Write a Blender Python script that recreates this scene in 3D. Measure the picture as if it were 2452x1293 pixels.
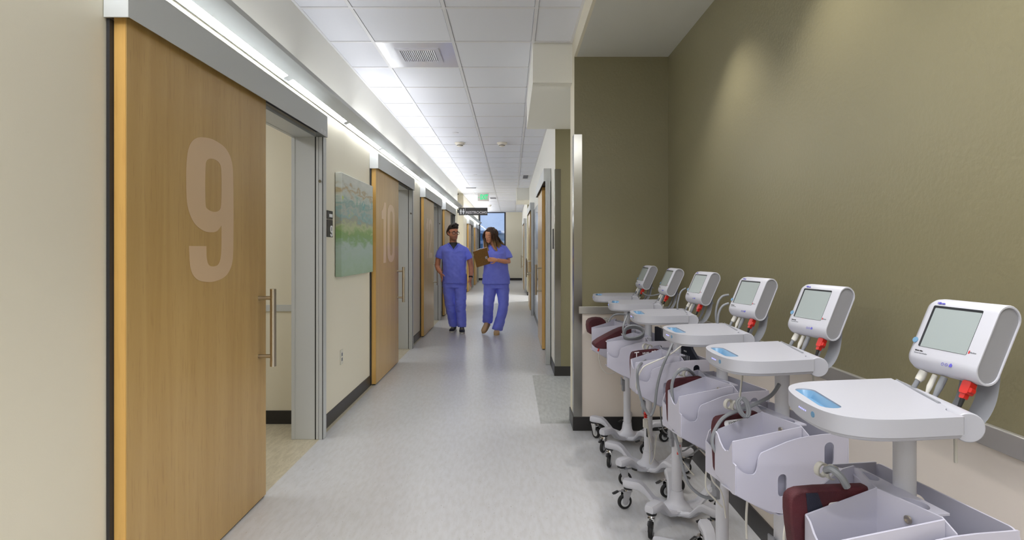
import bpy, bmesh, math, random
from mathutils import Vector, Matrix, noise
R = math.radians
PI = math.pi
C = bpy.context.scene.collection
SC = bpy.context.scene
random.seed(7)
for o in list(bpy.data.objects):
    bpy.data.objects.remove(o)

# ------------------------------------------------------------------ camera, world, exposure, area lights
W_PX, H_PX, F_PX, VX, VY, CAM_Z = 2452.0, 1293.0, 1351.0, 1224.0, 596.0, 1.34
cam_d = bpy.data.cameras.new('camera'); cam = bpy.data.objects.new('camera', cam_d); C.objects.link(cam)
cam.location = (0, 0, CAM_Z); cam.rotation_euler = (R(90), 0, 0)
cam_d.sensor_width = 36.0; cam_d.lens = 36.0 * F_PX / W_PX
cam_d.shift_x = (W_PX / 2 - VX) / W_PX
cam_d.shift_y = (VY - H_PX / 2) / W_PX
cam_d.clip_start = 0.05; cam_d.clip_end = 500
SC.camera = cam
SC.view_settings.view_transform = 'Standard'
SC.view_settings.look = 'None'
SC.view_settings.gamma = 1.0
SC.view_settings.use_curve_mapping = False
SC.view_settings.exposure = 0.5
try:
    SC.cycles.max_bounces = 10; SC.cycles.diffuse_bounces = 5; SC.cycles.glossy_bounces = 4
    SC.cycles.sample_clamp_indirect = 6.0; SC.cycles.use_denoising = True; SC.cycles.caustics_reflective = False
except Exception:
    pass

def lin(c):
    def f(v):
        v = v / 255.0
        return v / 12.92 if v <= 0.04045 else ((v + 0.055) / 1.055) ** 2.4
    return (f(c[0]), f(c[1]), f(c[2]), 1.0)

world = bpy.data.worlds.new('world'); SC.world = world; world.use_nodes = True
_nt = world.node_tree; _nt.nodes.clear()
_wo = _nt.nodes.new('ShaderNodeOutputWorld'); _bg = _nt.nodes.new('ShaderNodeBackground')
_tc = _nt.nodes.new('ShaderNodeTexCoord'); _sx = _nt.nodes.new('ShaderNodeSeparateXYZ'); _cr = _nt.nodes.new('ShaderNodeValToRGB')
_cr.color_ramp.elements[0].position = 0.0; _cr.color_ramp.elements[0].color = lin((172, 188, 218))
_cr.color_ramp.elements[1].position = 0.35; _cr.color_ramp.elements[1].color = lin((128, 158, 208))
_nt.links.new(_tc.outputs['Generated'], _sx.inputs[0]); _nt.links.new(_sx.outputs['Z'], _cr.inputs[0])
_nt.links.new(_cr.outputs[0], _bg.inputs[0]); _bg.inputs[1].default_value = 0.95
_nt.links.new(_bg.outputs[0], _wo.inputs[0])

K = 1.0   # one dial for every lamp
def area(name, loc, sx, sy, power, rot=(0, 0, 0), col=(0.975, 0.985, 1.0), spread=180):
    d = bpy.data.lights.new(name, 'AREA'); d.shape = 'RECTANGLE'; d.size = sx; d.size_y = sy
    d.energy = power * K; d.color = col; d.spread = R(spread)
    o = bpy.data.objects.new(name, d); C.objects.link(o); o.location = loc; o.rotation_euler = rot
    return o
def spot(name, loc, power, size, rot=(0, 0, 0), col=(1, 0.96, 0.9), blend=0.6, radius=0.03):
    d = bpy.data.lights.new(name, 'SPOT'); d.energy = power * K; d.spot_size = R(size); d.spot_blend = blend
    d.color = col; d.shadow_soft_size = radius
    o = bpy.data.objects.new(name, d); C.objects.link(o); o.location = loc; o.rotation_euler = rot
    return o
# ceiling troffers of the hall behind the camera
for i, y in enumerate((-0.6, -2.4, -4.2)):
    area('troffer_lamp', (-0.45, y, 2.88), 0.9, 1.15, 24)
# lamps in the rooms and side passages
area('room_lamp', (-2.7, 3.1, 2.66), 0.6, 1.2, 15)
area('room_lamp', (-2.7, 6.6, 2.66), 0.6, 1.2, 15)
area('room_lamp', (-2.7, 10.5, 2.66), 0.6, 1.2, 15)
area('passage_lamp', (1.6, 5.2, 2.59), 0.6, 0.6, 12)
area('passage_fill_light', (4.18, 5.19, 1.55), 1.9, 1.1, 42, (R(90), 0, R(90)), (0.96, 0.98, 1.0))  # fill light added at the passage end to brighten the left wall and doors
area('passage_lamp', (1.6, 15.3, 2.59), 0.6, 0.6, 62)
area('passage_lamp', (-2.6, 15.4, 2.85), 0.9, 0.6, 20)
area('niche_fill_lamp', (0.78, 0.55, 2.742), 0.45, 1.15, 16)  # unseen fill panel added to light the faces of the left wall
# uplights lying on top of the wall-hung light shelf
for i in range(13):
    area('uplight_lamp', (-1.315, 0.6 + 1.22 * i, 2.475), 0.05, 1.1, 1.2 if i < 4 else 2.8, (R(180), R(38), 0), (0.97, 0.985, 1.0))
for i in range(6):
    area('uplight_lamp', (-1.315, 17.0 + 1.22 * i, 2.475), 0.05, 1.1, 5.5, (R(180), R(38), 0), (0.97, 0.985, 1.0))
# recessed wall washers in the niche ceiling (their cans are built with the ceiling)
NICHE_CANS = [(0.86, 2.87), (0.86, 1.95), (0.86, 1.03), (0.86, 0.1)]
for x, y in NICHE_CANS:
    spot('downlight_lamp', (x, y, 2.745), 30, 104, (0, R(10), 0))
STRIP_E = 28.0

# ------------------------------------------------------------------ materials
def nodes_of(m):
    m.use_nodes = True
    nt = m.node_tree
    return nt, nt.nodes['Principled BSDF']
def setin(b, name, v):
    if name in b.inputs: b.inputs[name].default_value = v
def mat(name, col, rough=0.5, metal=0.0, spec=0.5, bump=None, coat=0.0, mottle=None, sheen=0.0, emit=None):
    m = bpy.data.materials.new(name); nt, b = nodes_of(m)
    c = lin(col); b.inputs['Base Color'].default_value = c
    setin(b, 'Roughness', rough); setin(b, 'Metallic', metal); setin(b, 'Specular IOR Level', spec)
    setin(b, 'Coat Weight', coat); setin(b, 'Coat Roughness', 0.12); setin(b, 'Sheen Weight', sheen)
    if emit:
        setin(b, 'Emission Color', lin(emit[0])); setin(b, 'Emission Strength', emit[1])
    if bump or mottle:
        tc = nt.nodes.new('ShaderNodeTexCoord')
    if bump:
        sc, st = bump[0], bump[1]
        mp = nt.nodes.new('ShaderNodeMapping'); mp.inputs['Scale'].default_value = bump[2] if len(bump) > 2 else (1, 1, 1)
        nz = nt.nodes.new('ShaderNodeTexNoise'); nz.inputs['Scale'].default_value = sc; nz.inputs['Detail'].default_value = 3
        bp = nt.nodes.new('ShaderNodeBump'); bp.inputs['Strength'].default_value = st; bp.inputs['Distance'].default_value = 0.01
        nt.links.new(tc.outputs['Object'], mp.inputs[0]); nt.links.new(mp.outputs[0], nz.inputs[0])
        nt.links.new(nz.outputs[0], bp.inputs['Height']); nt.links.new(bp.outputs[0], b.inputs['Normal'])
    if mottle:
        col2, sc, scl = mottle
        mp = nt.nodes.new('ShaderNodeMapping'); mp.inputs['Scale'].default_value = scl
        nz = nt.nodes.new('ShaderNodeTexNoise'); nz.inputs['Scale'].default_value = sc; nz.inputs['Detail'].default_value = 5
        cr = nt.nodes.new('ShaderNodeValToRGB')
        cr.color_ramp.elements[0].position = 0.35; cr.color_ramp.elements[0].color = lin(col2)
        cr.color_ramp.elements[1].position = 0.65; cr.color_ramp.elements[1].color = c
        nt.links.new(tc.outputs['Object'], mp.inputs[0]); nt.links.new(mp.outputs[0], nz.inputs[0])
        nt.links.new(nz.outputs[0], cr.inputs[0]); nt.links.new(cr.outputs[0], b.inputs['Base Color'])
    return m
def emis(name, col, strength):
    m = bpy.data.materials.new(name); m.use_nodes = True; nt = m.node_tree; nt.nodes.clear()
    o = nt.nodes.new('ShaderNodeOutputMaterial'); e = nt.nodes.new('ShaderNodeEmission')
    e.inputs[0].default_value = lin(col); e.inputs[1].default_value = strength
    nt.links.new(e.outputs[0], o.inputs[0]); return m

M = {}
M['cream'] = mat('cream_paint', (222, 216, 198), 0.55, bump=(220, 0.03))
M['white_wall'] = mat('white_paint', (232, 231, 224), 0.6, bump=(220, 0.03))
M['olive'] = mat('olive_paint', (126, 120, 93), 0.42, bump=(70, 0.12))
M['wainscot'] = mat('wall_protection_sheet', (220, 211, 202), 0.4)
M['soffit'] = mat('soffit_paint', (205, 205, 198), 0.6)
M['tile'] = mat('ceiling_tile', (228, 230, 238), 0.85, bump=(350, 0.06))
M['grid'] = mat('ceiling_grid_metal', (226, 226, 230), 0.5)
M['base'] = mat('black_rubber_base', (38, 36, 36), 0.35)
M['steel'] = mat('brushed_stainless', (158, 156, 150), 0.2, 1.0, bump=(40, 0.012, (30, 30, 0.6)))
M['rail'] = mat('satin_rail_steel', (186, 184, 180), 0.42, 0.85)
M['monitor_white'] = mat('white_monitor_shell', (182, 183, 193), 0.38)
M['alu'] = mat('grey_aluminium', (198, 201, 202), 0.42, 0.15)
M['alu_dark'] = mat('dark_gasket', (42, 42, 46), 0.5)
M['black'] = mat('black_plastic', (26, 26, 28), 0.4)
M['handle'] = mat('satin_handle_steel', (196, 188, 172), 0.28, 1.0)
M['plastic'] = mat('white_plastic', (168, 169, 179), 0.38)
M['bin'] = mat('white_bin_plastic', (186, 185, 201), 0.42)
M['powder'] = mat('white_powder_coat', (200, 201, 210), 0.4)
M['grey_plastic'] = mat('grey_plastic', (134, 136, 143), 0.45)
M['mon_side'] = mat('grey_side_shell', (138, 138, 144), 0.5)
M['blue'] = mat('blue_recess', (96, 138, 172), 0.35)
M['screen'] = mat('screen_glass', (148, 157, 158), 0.12, spec=0.6)
M['bezel'] = mat('screen_edge', (24, 25, 30), 0.3)
M['hose'] = mat('grey_hose', (124, 127, 133), 0.4)
M['cord'] = mat('white_cord', (200, 198, 192), 0.45)
M['red'] = mat('red_connector', (188, 30, 20), 0.38)
M['chrome'] = mat('chrome', (214, 214, 216), 0.16, 1.0)
M['rubber'] = mat('black_tyre', (24, 24, 26), 0.55)
M['wheel'] = mat('grey_wheel_disc', (206, 208, 212), 0.35)
M['maroon'] = mat('maroon_nylon', (76, 18, 30), 0.7, bump=(400, 0.25), mottle=((62, 13, 24), 18, (1, 1, 1)))
M['navy'] = mat('navy_nylon', (26, 29, 46), 0.6, bump=(400, 0.25))
M['print_white'] = mat('white_print', (226, 226, 230), 0.5)
M['print_grey'] = mat('grey_print', (120, 122, 130), 0.5)
M['print_black'] = mat('black_print', (30, 30, 32), 0.5)
M['print_violet'] = mat('violet_print', (84, 80, 178), 0.5)
M['frost'] = mat('frosted_number_film', (212, 182, 146), 0.36, coat=0.15)
M['sign'] = mat('dark_sign_plate', (52, 50, 50), 0.4)
M['scrubs'] = mat('blue_scrub_cotton', (130, 143, 255), 0.75, bump=(9, 0.55, (1, 1, 0.6)), mottle=((120, 132, 250), 7, (1, 1, 0.7)), sheen=0.15)
M['scrub_trim'] = mat('blue_scrub_seam', (104, 116, 240), 0.75)
M['skin'] = mat('skin_tan', (214, 150, 118), 0.5, mottle=((204, 134, 104), 14, (1, 1, 1)))
def beard_on(m):
    nt, b = nodes_of(m); src = b.inputs['Base Color'].links[0].from_socket
    at = nt.nodes.new('ShaderNodeAttribute'); at.attribute_name = 'beard'; mu = nt.nodes.new('ShaderNodeMath'); mu.operation = 'MULTIPLY'; mu.inputs[1].default_value = .6
    mx = nt.nodes.new('ShaderNodeMix'); mx.data_type = 'RGBA'; mx.inputs[7].default_value = lin((128, 100, 86))
    nt.links.new(at.outputs['Fac'], mu.inputs[0]); nt.links.new(mu.outputs[0], mx.inputs[0]); nt.links.new(src, mx.inputs[6]); nt.links.new(mx.outputs[2], b.inputs['Base Color'])
beard_on(M['skin'])
M['skin_f'] = mat('skin_warm', (230, 166, 128), 0.5)
M['stubble'] = mat('greying_stubble', (178, 130, 106), 0.8, bump=(300, 0.3))
M['lips'] = mat('lips', (176, 86, 82), 0.45)
M['hair_dark'] = mat('dark_hair', (48, 36, 32), 0.5, bump=(60, 0.8, (1, 1, 0.2)), mottle=((34, 25, 22), 30, (1, 1, 0.3)))
M['eye'] = mat('eye_white', (224, 220, 214), 0.3)
M['iris'] = mat('iris_brown', (52, 34, 26), 0.3)
M['lens'] = mat('spectacle_lens', (190, 200, 214), 0.08, spec=0.8)
M['board'] = mat('brown_hardboard', (158, 118, 62), 0.6, mottle=((142, 104, 52), 60, (1, 1, 1)))
M['shoe'] = mat('black_shoe', (30, 30, 34), 0.55)
M['shoe_grey'] = mat('grey_shoe_mesh', (150, 148, 142), 0.7)
M['sole'] = mat('pale_sole', (208, 208, 206), 0.5)
M['clog'] = mat('beige_clog', (196, 164, 122), 0.5)
M['strip'] = emis('strip_diffuser', (249, 252, 255), STRIP_E)
M['exit_panel'] = mat('exit_panel', (206, 200, 198), 0.3)
M['exit_green'] = emis('exit_green', (30, 224, 140), 1.0)
M['led'] = emis('blue_led', (150, 150, 255), 1.6)
M['detector'] = mat('ivory_plastic', (232, 226, 214), 0.45)
M['vent_white'] = mat('gloss_white_metal', (222, 222, 232), 0.1, 0.0, 0.8, coat=0.6)
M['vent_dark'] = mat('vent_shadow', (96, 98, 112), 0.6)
M['panel_gloss'] = mat('gloss_grey_panel', (196, 200, 204), 0.12, spec=0.7)
M['frame_black'] = mat('black_window_frame', (22, 24, 34), 0.4)
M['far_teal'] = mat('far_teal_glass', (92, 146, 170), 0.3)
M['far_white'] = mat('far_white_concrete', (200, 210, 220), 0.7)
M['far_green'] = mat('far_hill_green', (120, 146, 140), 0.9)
M['asphalt'] = mat('asphalt', (120, 124, 130), 0.9)
M['outlet'] = mat('outlet_plate', (206, 204, 190), 0.4)

def wood(name, c1, c2, c3, sc=1.0):
    m = bpy.data.materials.new(name); nt, b = nodes_of(m)
    tc = nt.nodes.new('ShaderNodeTexCoord'); mp = nt.nodes.new('ShaderNodeMapping'); mp.inputs['Scale'].default_value = (9 * sc, 9 * sc, 0.55 * sc)
    n1 = nt.nodes.new('ShaderNodeTexNoise'); n1.inputs['Scale'].default_value = 1.6; n1.inputs['Detail'].default_value = 6; n1.inputs['Distortion'].default_value = 0.6
    cr = nt.nodes.new('ShaderNodeValToRGB'); e = cr.color_ramp.elements
    e[0].position = 0.3; e[0].color = lin(c1); e[1].position = 0.7; e[1].color = lin(c2)
    mp2 = nt.nodes.new('ShaderNodeMapping'); mp2.inputs['Scale'].default_value = (70 * sc, 70 * sc, 6.0 * sc)
    n2 = nt.nodes.new('ShaderNodeTexNoise'); n2.inputs['Scale'].default_value = 1.5; n2.inputs['Detail'].default_value = 3
    cr2 = nt.nodes.new('ShaderNodeValToRGB'); e2 = cr2.color_ramp.elements
    e2[0].position = 0.30; e2[0].color = (1, 1, 1, 1); e2[1].position = 0.42; e2[1].color = (0, 0, 0, 1)
    mx = nt.nodes.new('ShaderNodeMix'); mx.data_type = 'RGBA'; mx.inputs[7].default_value = lin(c3)
    ml = nt.nodes.new('ShaderNodeMath'); ml.operation = 'MULTIPLY'; ml.inputs[1].default_value = 0.30
    L = nt.links.new
    L(tc.outputs['Object'], mp.inputs[0]); L(mp.outputs[0], n1.inputs[0]); L(n1.outputs[0], cr.inputs[0])
    L(tc.outputs['Object'], mp2.inputs[0]); L(mp2.outputs[0], n2.inputs[0]); L(n2.outputs[0], cr2.inputs[0])
    L(cr2.outputs[0], ml.inputs[0]); L(ml.outputs[0], mx.inputs[0]); L(cr.outputs[0], mx.inputs[6]); L(mx.outputs[2], b.inputs['Base Color'])
    setin(b, 'Roughness', 0.34); setin(b, 'Coat Weight', 0.15); setin(b, 'Coat Roughness', 0.2)
    return m
M['maple'] = wood('maple_veneer', (180, 146, 88), (193, 160, 102), (150, 114, 60))
M['maple_edge'] = wood('maple_edge', (218, 172, 96), (228, 184, 108), (196, 146, 76), 0.7)

def floor_mat(name, c1, c2, fleck, dens=0.34, rough=0.28):
    m = bpy.data.materials.new(name); nt, b = nodes_of(m); L = nt.links.new
    tc = nt.nodes.new('ShaderNodeTexCoord')
    def nz(scale, mapscale, detail, rot=0.0):
        mp = nt.nodes.new('ShaderNodeMapping'); mp.inputs['Scale'].default_value = mapscale; mp.inputs['Rotation'].default_value = (0, 0, rot)
        n = nt.nodes.new('ShaderNodeTexNoise'); n.inputs['Scale'].default_value = scale; n.inputs['Detail'].default_value = detail
        L(tc.outputs['Object'], mp.inputs[0]); L(mp.outputs[0], n.inputs[0]); return n
    a = nz(14, (3.0, 0.8, 1), 6, 0.25)
    cr = nt.nodes.new('ShaderNodeValToRGB'); e = cr.color_ramp.elements
    e[0].position = 0.35; e[0].color = lin(c2); e[1].position = 0.62; e[1].color = lin(c1)
    L(a.outputs[0], cr.inputs[0])
    f = nz(48, (3.0, 0.8, 1), 2, 0.3)
    cr2 = nt.nodes.new('ShaderNodeValToRGB'); e2 = cr2.color_ramp.elements
    e2[0].position = dens - 0.04; e2[0].color = (1, 1, 1, 1); e2[1].position = dens + 0.02; e2[1].color = (0, 0, 0, 1)
    L(f.outputs[0], cr2.inputs[0])
    ml = nt.nodes.new('ShaderNodeMath'); ml.operation = 'MULTIPLY'; ml.inputs[1].default_value = 0.65; L(cr2.outputs[0], ml.inputs[0])
    mx = nt.nodes.new('ShaderNodeMix'); mx.data_type = 'RGBA'; mx.inputs[7].default_value = lin(fleck)
    L(ml.outputs[0], mx.inputs[0]); L(cr.outputs[0], mx.inputs[6]); L(mx.outputs[2], b.inputs['Base Color'])
    setin(b, 'Roughness', rough); setin(b, 'Specular IOR Level', 0.45)
    return m
M['floor'] = floor_mat('white_flecked_sheet_floor', (203, 204, 208), (195, 195, 197), (146, 140, 130), 0.30)
M['floor_room'] = floor_mat('beige_flecked_sheet_floor', (204, 195, 172), (188, 179, 156), (156, 146, 122), 0.36)
M['floor_grey'] = floor_mat('grey_flecked_sheet_floor', (176, 178, 178), (158, 160, 160), (136, 138, 138), 0.36)

def glass_mat():
    m = bpy.data.materials.new('window_glass'); m.use_nodes = True; nt = m.node_tree; nt.nodes.clear(); L = nt.links.new
    o = nt.nodes.new('ShaderNodeOutputMaterial'); t = nt.nodes.new('ShaderNodeBsdfTransparent'); g = nt.nodes.new('ShaderNodeBsdfGlossy')
    g.inputs['Roughness'].default_value = 0.02; t.inputs[0].default_value = (0.9, 0.94, 0.97, 1)
    mx = nt.nodes.new('ShaderNodeMixShader'); fr = nt.nodes.new('ShaderNodeFresnel'); fr.inputs[0].default_value = 1.6
    L(fr.outputs[0], mx.inputs[0]); L(t.outputs[0], mx.inputs[1]); L(g.outputs[0], mx.inputs[2]); L(mx.outputs[0], o.inputs[0])
    return m
M['glass'] = glass_mat()

def painting_mat():
    m = bpy.data.materials.new('abstract_landscape_paint'); nt, b = nodes_of(m); L = nt.links.new
    tc = nt.nodes.new('ShaderNodeTexCoord'); sp = nt.nodes.new('ShaderNodeSeparateXYZ'); L(tc.outputs['Generated'], sp.inputs[0])
    mp = nt.nodes.new('ShaderNodeMapping'); mp.inputs['Scale'].default_value = (3, 3, 9)
    n = nt.nodes.new('ShaderNodeTexNoise'); n.inputs['Scale'].default_value = 2.2; n.inputs['Detail'].default_value = 9; n.inputs['Distortion'].default_value = 0.35
    L(tc.outputs['Object'], mp.inputs[0]); L(mp.outputs[0], n.inputs[0])
    ad = nt.nodes.new('ShaderNodeMath'); ad.operation = 'MULTIPLY_ADD'; ad.inputs[1].default_value = 0.34; L(n.outputs[0], ad.inputs[0])
    sb = nt.nodes.new('ShaderNodeMath'); sb.operation = 'SUBTRACT'; sb.inputs[1].default_value = 0.17; L(sp.outputs['Z'], sb.inputs[0]); L(sb.outputs[0], ad.inputs[2])
    cr = nt.nodes.new('ShaderNodeValToRGB'); els = cr.color_ramp.elements
    stops = [(0.0, (150, 172, 146)), (0.12, (158, 180, 160)), (0.28, (164, 182, 174)), (0.36, (128, 160, 112)), (0.42, (126, 158, 96)), (0.5, (172, 182, 140)),
             (0.57, (150, 152, 138)), (0.61, (134, 166, 164)), (0.66, (168, 172, 160)), (0.72, (128, 158, 152)), (0.8, (186, 192, 182)), (0.86, (168, 150, 112)), (0.9, (188, 192, 184)), (1.0, (200, 202, 194))]
    els[0].position, els[0].color = stops[0][0], lin(stops[0][1]); els[1].position, els[1].color = stops[-1][0], lin(stops[-1][1])
    for p, c in stops[1:-1]:
        e = els.new(p); e.color = lin(c)
    L(ad.outputs[0], cr.inputs[0])
    # patches of lime and teal in the middle band
    n2 = nt.nodes.new('ShaderNodeTexNoise'); n2.inputs['Scale'].default_value = 8.5; n2.inputs['Detail'].default_value = 4; n2.inputs['Distortion'].default_value = 0.8
    L(tc.outputs['Object'], n2.inputs[0])
    c2 = nt.nodes.new('ShaderNodeValToRGB'); q = c2.color_ramp.elements; q[0].position = 0.58; q[0].color = (0, 0, 0, 1); q[1].position = 0.64; q[1].color = (1, 1, 1, 1); L(n2.outputs[0], c2.inputs[0])
    band = nt.nodes.new('ShaderNodeValToRGB'); w = band.color_ramp.elements; w[0].position = 0.52; w[0].color = (0, 0, 0, 1); w[1].position = 0.62; w[1].color = (1, 1, 1, 1)
    e = w.new(0.78); e.color = (1, 1, 1, 1); e = w.new(0.86); e.color = (0, 0, 0, 1); L(sp.outputs['Z'], band.inputs[0])
    mu = nt.nodes.new('ShaderNodeMath'); mu.operation = 'MULTIPLY'; L(c2.outputs[0], mu.inputs[0]); L(band.outputs[0], mu.inputs[1])
    hue = nt.nodes.new('ShaderNodeValToRGB'); h = hue.color_ramp.elements; h[0].position = 0.2; h[0].color = lin((176, 196, 80)); h[1].position = 0.5; h[1].color = lin((104, 158, 158)); L(sp.outputs['Y'], hue.inputs[0])
    mx = nt.nodes.new('ShaderNodeMix'); mx.data_type = 'RGBA'; L(mu.outputs[0], mx.inputs[0]); L(cr.outputs[0], mx.inputs[6]); L(hue.outputs[0], mx.inputs[7])
    L(mx.outputs[2], b.inputs['Base Color']); setin(b, 'Roughness', 0.45)
    bp = nt.nodes.new('ShaderNodeBump'); bp.inputs['Strength'].default_value = 0.15; L(n.outputs[0], bp.inputs['Height']); L(bp.outputs[0], b.inputs['Normal'])
    return m
M['painting'] = painting_mat()
def hair_mat():
    m = bpy.data.materials.new('brown_hair_blond_ends'); nt, b = nodes_of(m); L = nt.links.new
    tc = nt.nodes.new('ShaderNodeTexCoord'); sp = nt.nodes.new('ShaderNodeSeparateXYZ'); L(tc.outputs['Generated'], sp.inputs[0])
    n = nt.nodes.new('ShaderNodeTexNoise'); n.inputs['Scale'].default_value = 40; mp = nt.nodes.new('ShaderNodeMapping'); mp.inputs['Scale'].default_value = (1, 1, 0.15)
    L(tc.outputs['Object'], mp.inputs[0]); L(mp.outputs[0], n.inputs[0])
    ad = nt.nodes.new('ShaderNodeMath'); ad.operation = 'MULTIPLY_ADD'; ad.inputs[1].default_value = 0.35; L(n.outputs[0], ad.inputs[0]); L(sp.outputs['Z'], ad.inputs[2])
    cr = nt.nodes.new('ShaderNodeValToRGB'); e = cr.color_ramp.elements
    e[0].position = 0.30; e[0].color = lin((190, 154, 102)); e[1].position = 0.66; e[1].color = lin((74, 52, 38)); L(ad.outputs[0], cr.inputs[0])
    L(cr.outputs[0], b.inputs['Base Color']); setin(b, 'Roughness', 0.45)
    bp = nt.nodes.new('ShaderNodeBump'); bp.inputs['Strength'].default_value = 0.5; L(n.outputs[0], bp.inputs['Height']); L(bp.outputs[0], b.inputs['Normal'])
    return m
M['hair_long'] = hair_mat()

# ------------------------------------------------------------------ mesh helpers
def lathe_rings(prof, n=20):
    return [[Vector((r * math.cos(2 * PI * i / n), r * math.sin(2 * PI * i / n), z)) for i in range(n)] for r, z in prof]
class MB:
    def __init__(self): self.bm = bmesh.new(); self.mats = []; self.cur = 0
    def use(self, m):
        if m not in self.mats: self.mats.append(m)
        self.cur = self.mats.index(m); return self
    def face(self, vs):
        try:
            f = self.bm.faces.new(vs); f.material_index = self.cur; return f
        except ValueError: return None
    def box(self, x0, x1, y0, y1, z0, z1, T=None):
        ps = [(x0, y0, z0), (x1, y0, z0), (x1, y1, z0), (x0, y1, z0), (x0, y0, z1), (x1, y0, z1), (x1, y1, z1), (x0, y1, z1)]
        v = [self.bm.verts.new((T @ Vector(p)) if T else p) for p in ps]
        for q in ((3, 2, 1, 0), (4, 5, 6, 7), (0, 1, 5, 4), (1, 2, 6, 5), (2, 3, 7, 6), (3, 0, 4, 7)): self.face([v[i] for i in q])
        return self
    def loft(self, rings, cap=True, closed=True, loop=False):
        vr = [[self.bm.verts.new(p) for p in r] for r in rings]
        n = len(vr[0]); m = len(vr)
        for a in range(m if loop else m - 1):
            A, B_ = vr[a], vr[(a + 1) % m]
            for i in range(n if closed else n - 1):
                j = (i + 1) % n
                self.face([A[i], A[j], B_[j], B_[i]])
        if cap and not loop:
            self.face(list(reversed(vr[0]))); self.face(vr[-1])
        return self
    def lathe(self, prof, T=None, n=20, cap=True):
        rs = lathe_rings(prof, n)
        if T: rs = [[T @ p for p in r] for r in rs]
        return self.loft(rs, cap)
    def tube(self, pts, rad, n=8, cap=True, flat=None, loop=False):
        pts = [Vector(p) for p in pts]; m = len(pts)
        rings = []; up = None
        for i, p in enumerate(pts):
            if loop: d = pts[(i + 1) % m] - pts[i - 1]
            else: d = pts[min(i + 1, m - 1)] - pts[max(i - 1, 0)]
            if d.length < 1e-9: d = Vector((0, 0, 1))
            d.normalize()
            if up is None:
                up = Vector((0, 0, 1)) if abs(d.z) < 0.9 else Vector((0, 1, 0))
                if flat is not None: up = Vector(flat)
            s = d.cross(up)
            if s.length < 1e-6: s = d.cross(Vector((1, 0, 0)))
            s.normalize(); up = s.cross(d).normalized()
            r = rad[i] if isinstance(rad, (list, tuple)) else rad
            ra, rb = r if isinstance(r, (list, tuple)) else (r, r)
            rings.append([p + s * (ra * math.cos(2 * PI * k / n)) + up * (rb * math.sin(2 * PI * k / n)) for k in range(n)])
        return self.loft(rings, cap, True, loop)
    def ell(self, c, rx, ry, rz, T=None, n=12, m=8):
        rs = []
        for k in range(1, m):
            t = PI * k / m
            rs.append([Vector((c[0] + rx * math.sin(t) * math.cos(2 * PI * i / n), c[1] + ry * math.sin(t) * math.sin(2 * PI * i / n), c[2] - rz * math.cos(t))) for i in range(n)])
        if T: rs = [[T @ p for p in r] for r in rs]
        return self.loft(rs)
    def prism(self, pts, h0, h1, T=None):
        """polygon in local XY pulled from h0 to h1 along local Z, then T"""
        T = T or Matrix()
        a = [self.bm.verts.new(T @ Vector((p[0], p[1], h0))) for p in pts]; b = [self.bm.verts.new(T @ Vector((p[0], p[1], h1))) for p in pts]
        n = len(pts); self.face(list(reversed(a))); self.face(b)
        for i in range(n): self.face([a[i], a[(i + 1) % n], b[(i + 1) % n], b[i]])
        return self
    def add(self, me, T=None):
        tmp = bmesh.new(); tmp.from_mesh(me)
        if T: bmesh.ops.transform(tmp, matrix=T, verts=tmp.verts)
        mp = {v: self.bm.verts.new(v.co) for v in tmp.verts}
        for f in tmp.faces: self.face([mp[v] for v in f.verts])
        tmp.free(); return self
    def mesh(self, name, m=None, smooth=True, ang=38):
        bmesh.ops.recalc_face_normals(self.bm, faces=self.bm.faces)
        me = bpy.data.meshes.new(name); self.bm.to_mesh(me); self.bm.free()
        for x in (self.mats or [m]): me.materials.append(x)
        if smooth:
            me.shade_smooth(); me.set_sharp_from_angle(angle=R(ang))
        return me
def link(name, data, parent=None, **props):
    o = bpy.data.objects.new(name, data); C.objects.link(o)
    if parent: o.parent = parent
    for k, v in props.items(): o[k] = v
    return o
def B(name, mb, m=None, parent=None, bevel=0, seg=2, smooth=True, **props):
    if isinstance(mb, MB): mb = mb.mesh(name, m, smooth)
    o = link(name, mb, parent, **props)
    if bevel:
        b = o.modifiers.new('bevel', 'BEVEL'); b.width = bevel; b.segments = seg; b.limit_method = 'ANGLE'; b.angle_limit = R(40)
    return o
def E(name, loc=(0, 0, 0), rz=0.0, **props):
    o = link(name, None, None, **props); o.location = loc; o.rotation_euler = (0, 0, rz); o.empty_display_size = 0.1
    return o
def bx(name, m, x0, x1, y0, y1, z0, z1, parent=None, bevel=0, **props):
    return B(name, MB().box(min(x0, x1), max(x0, x1), min(y0, y1), max(y0, y1), z0, z1), m, parent, bevel, **props)
def struct(name, m, x0, x1, y0, y1, z0, z1, **props):
    return bx(name, m, x0, x1, y0, y1, z0, z1, kind='structure', **props)
def tag(o, label, cat, group=None):
    o['label'] = label; o['category'] = cat
    if group: o['group'] = group
    return o
def copy_tree(o, parent=None):
    c = o.copy(); C.objects.link(c)
    if parent: c.parent = parent
    for ch in list(o.children): copy_tree(ch, c)
    return c
def chaikin(pts, it=2, keep=()):
    P_ = [(Vector(p), i in keep) for i, p in enumerate(pts)]
    for _ in range(it):
        out = []; n = len(P_)
        for i in range(n):
            (p, k) = P_[i]; q = P_[(i + 1) % n][0]; r = P_[i - 1][0]
            if k: out.append((p, True))
            else: out.append((p * .75 + r * .25, False)); out.append((p * .75 + q * .25, False))
        P_ = out
    return [p for p, k in P_]
def rrect(w, h, r, n=5, cx=0, cy=0):
    out = []
    for sx, sy, a0 in ((1, 1, 0), (-1, 1, 90), (-1, -1, 180), (1, -1, 270)):
        for k in range(n + 1):
            a = R(a0 + 90 * k / n); out.append((cx + sx * (w / 2 - r) + r * math.cos(a), cy + sy * (h / 2 - r) + r * math.sin(a)))
    return out
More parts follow.
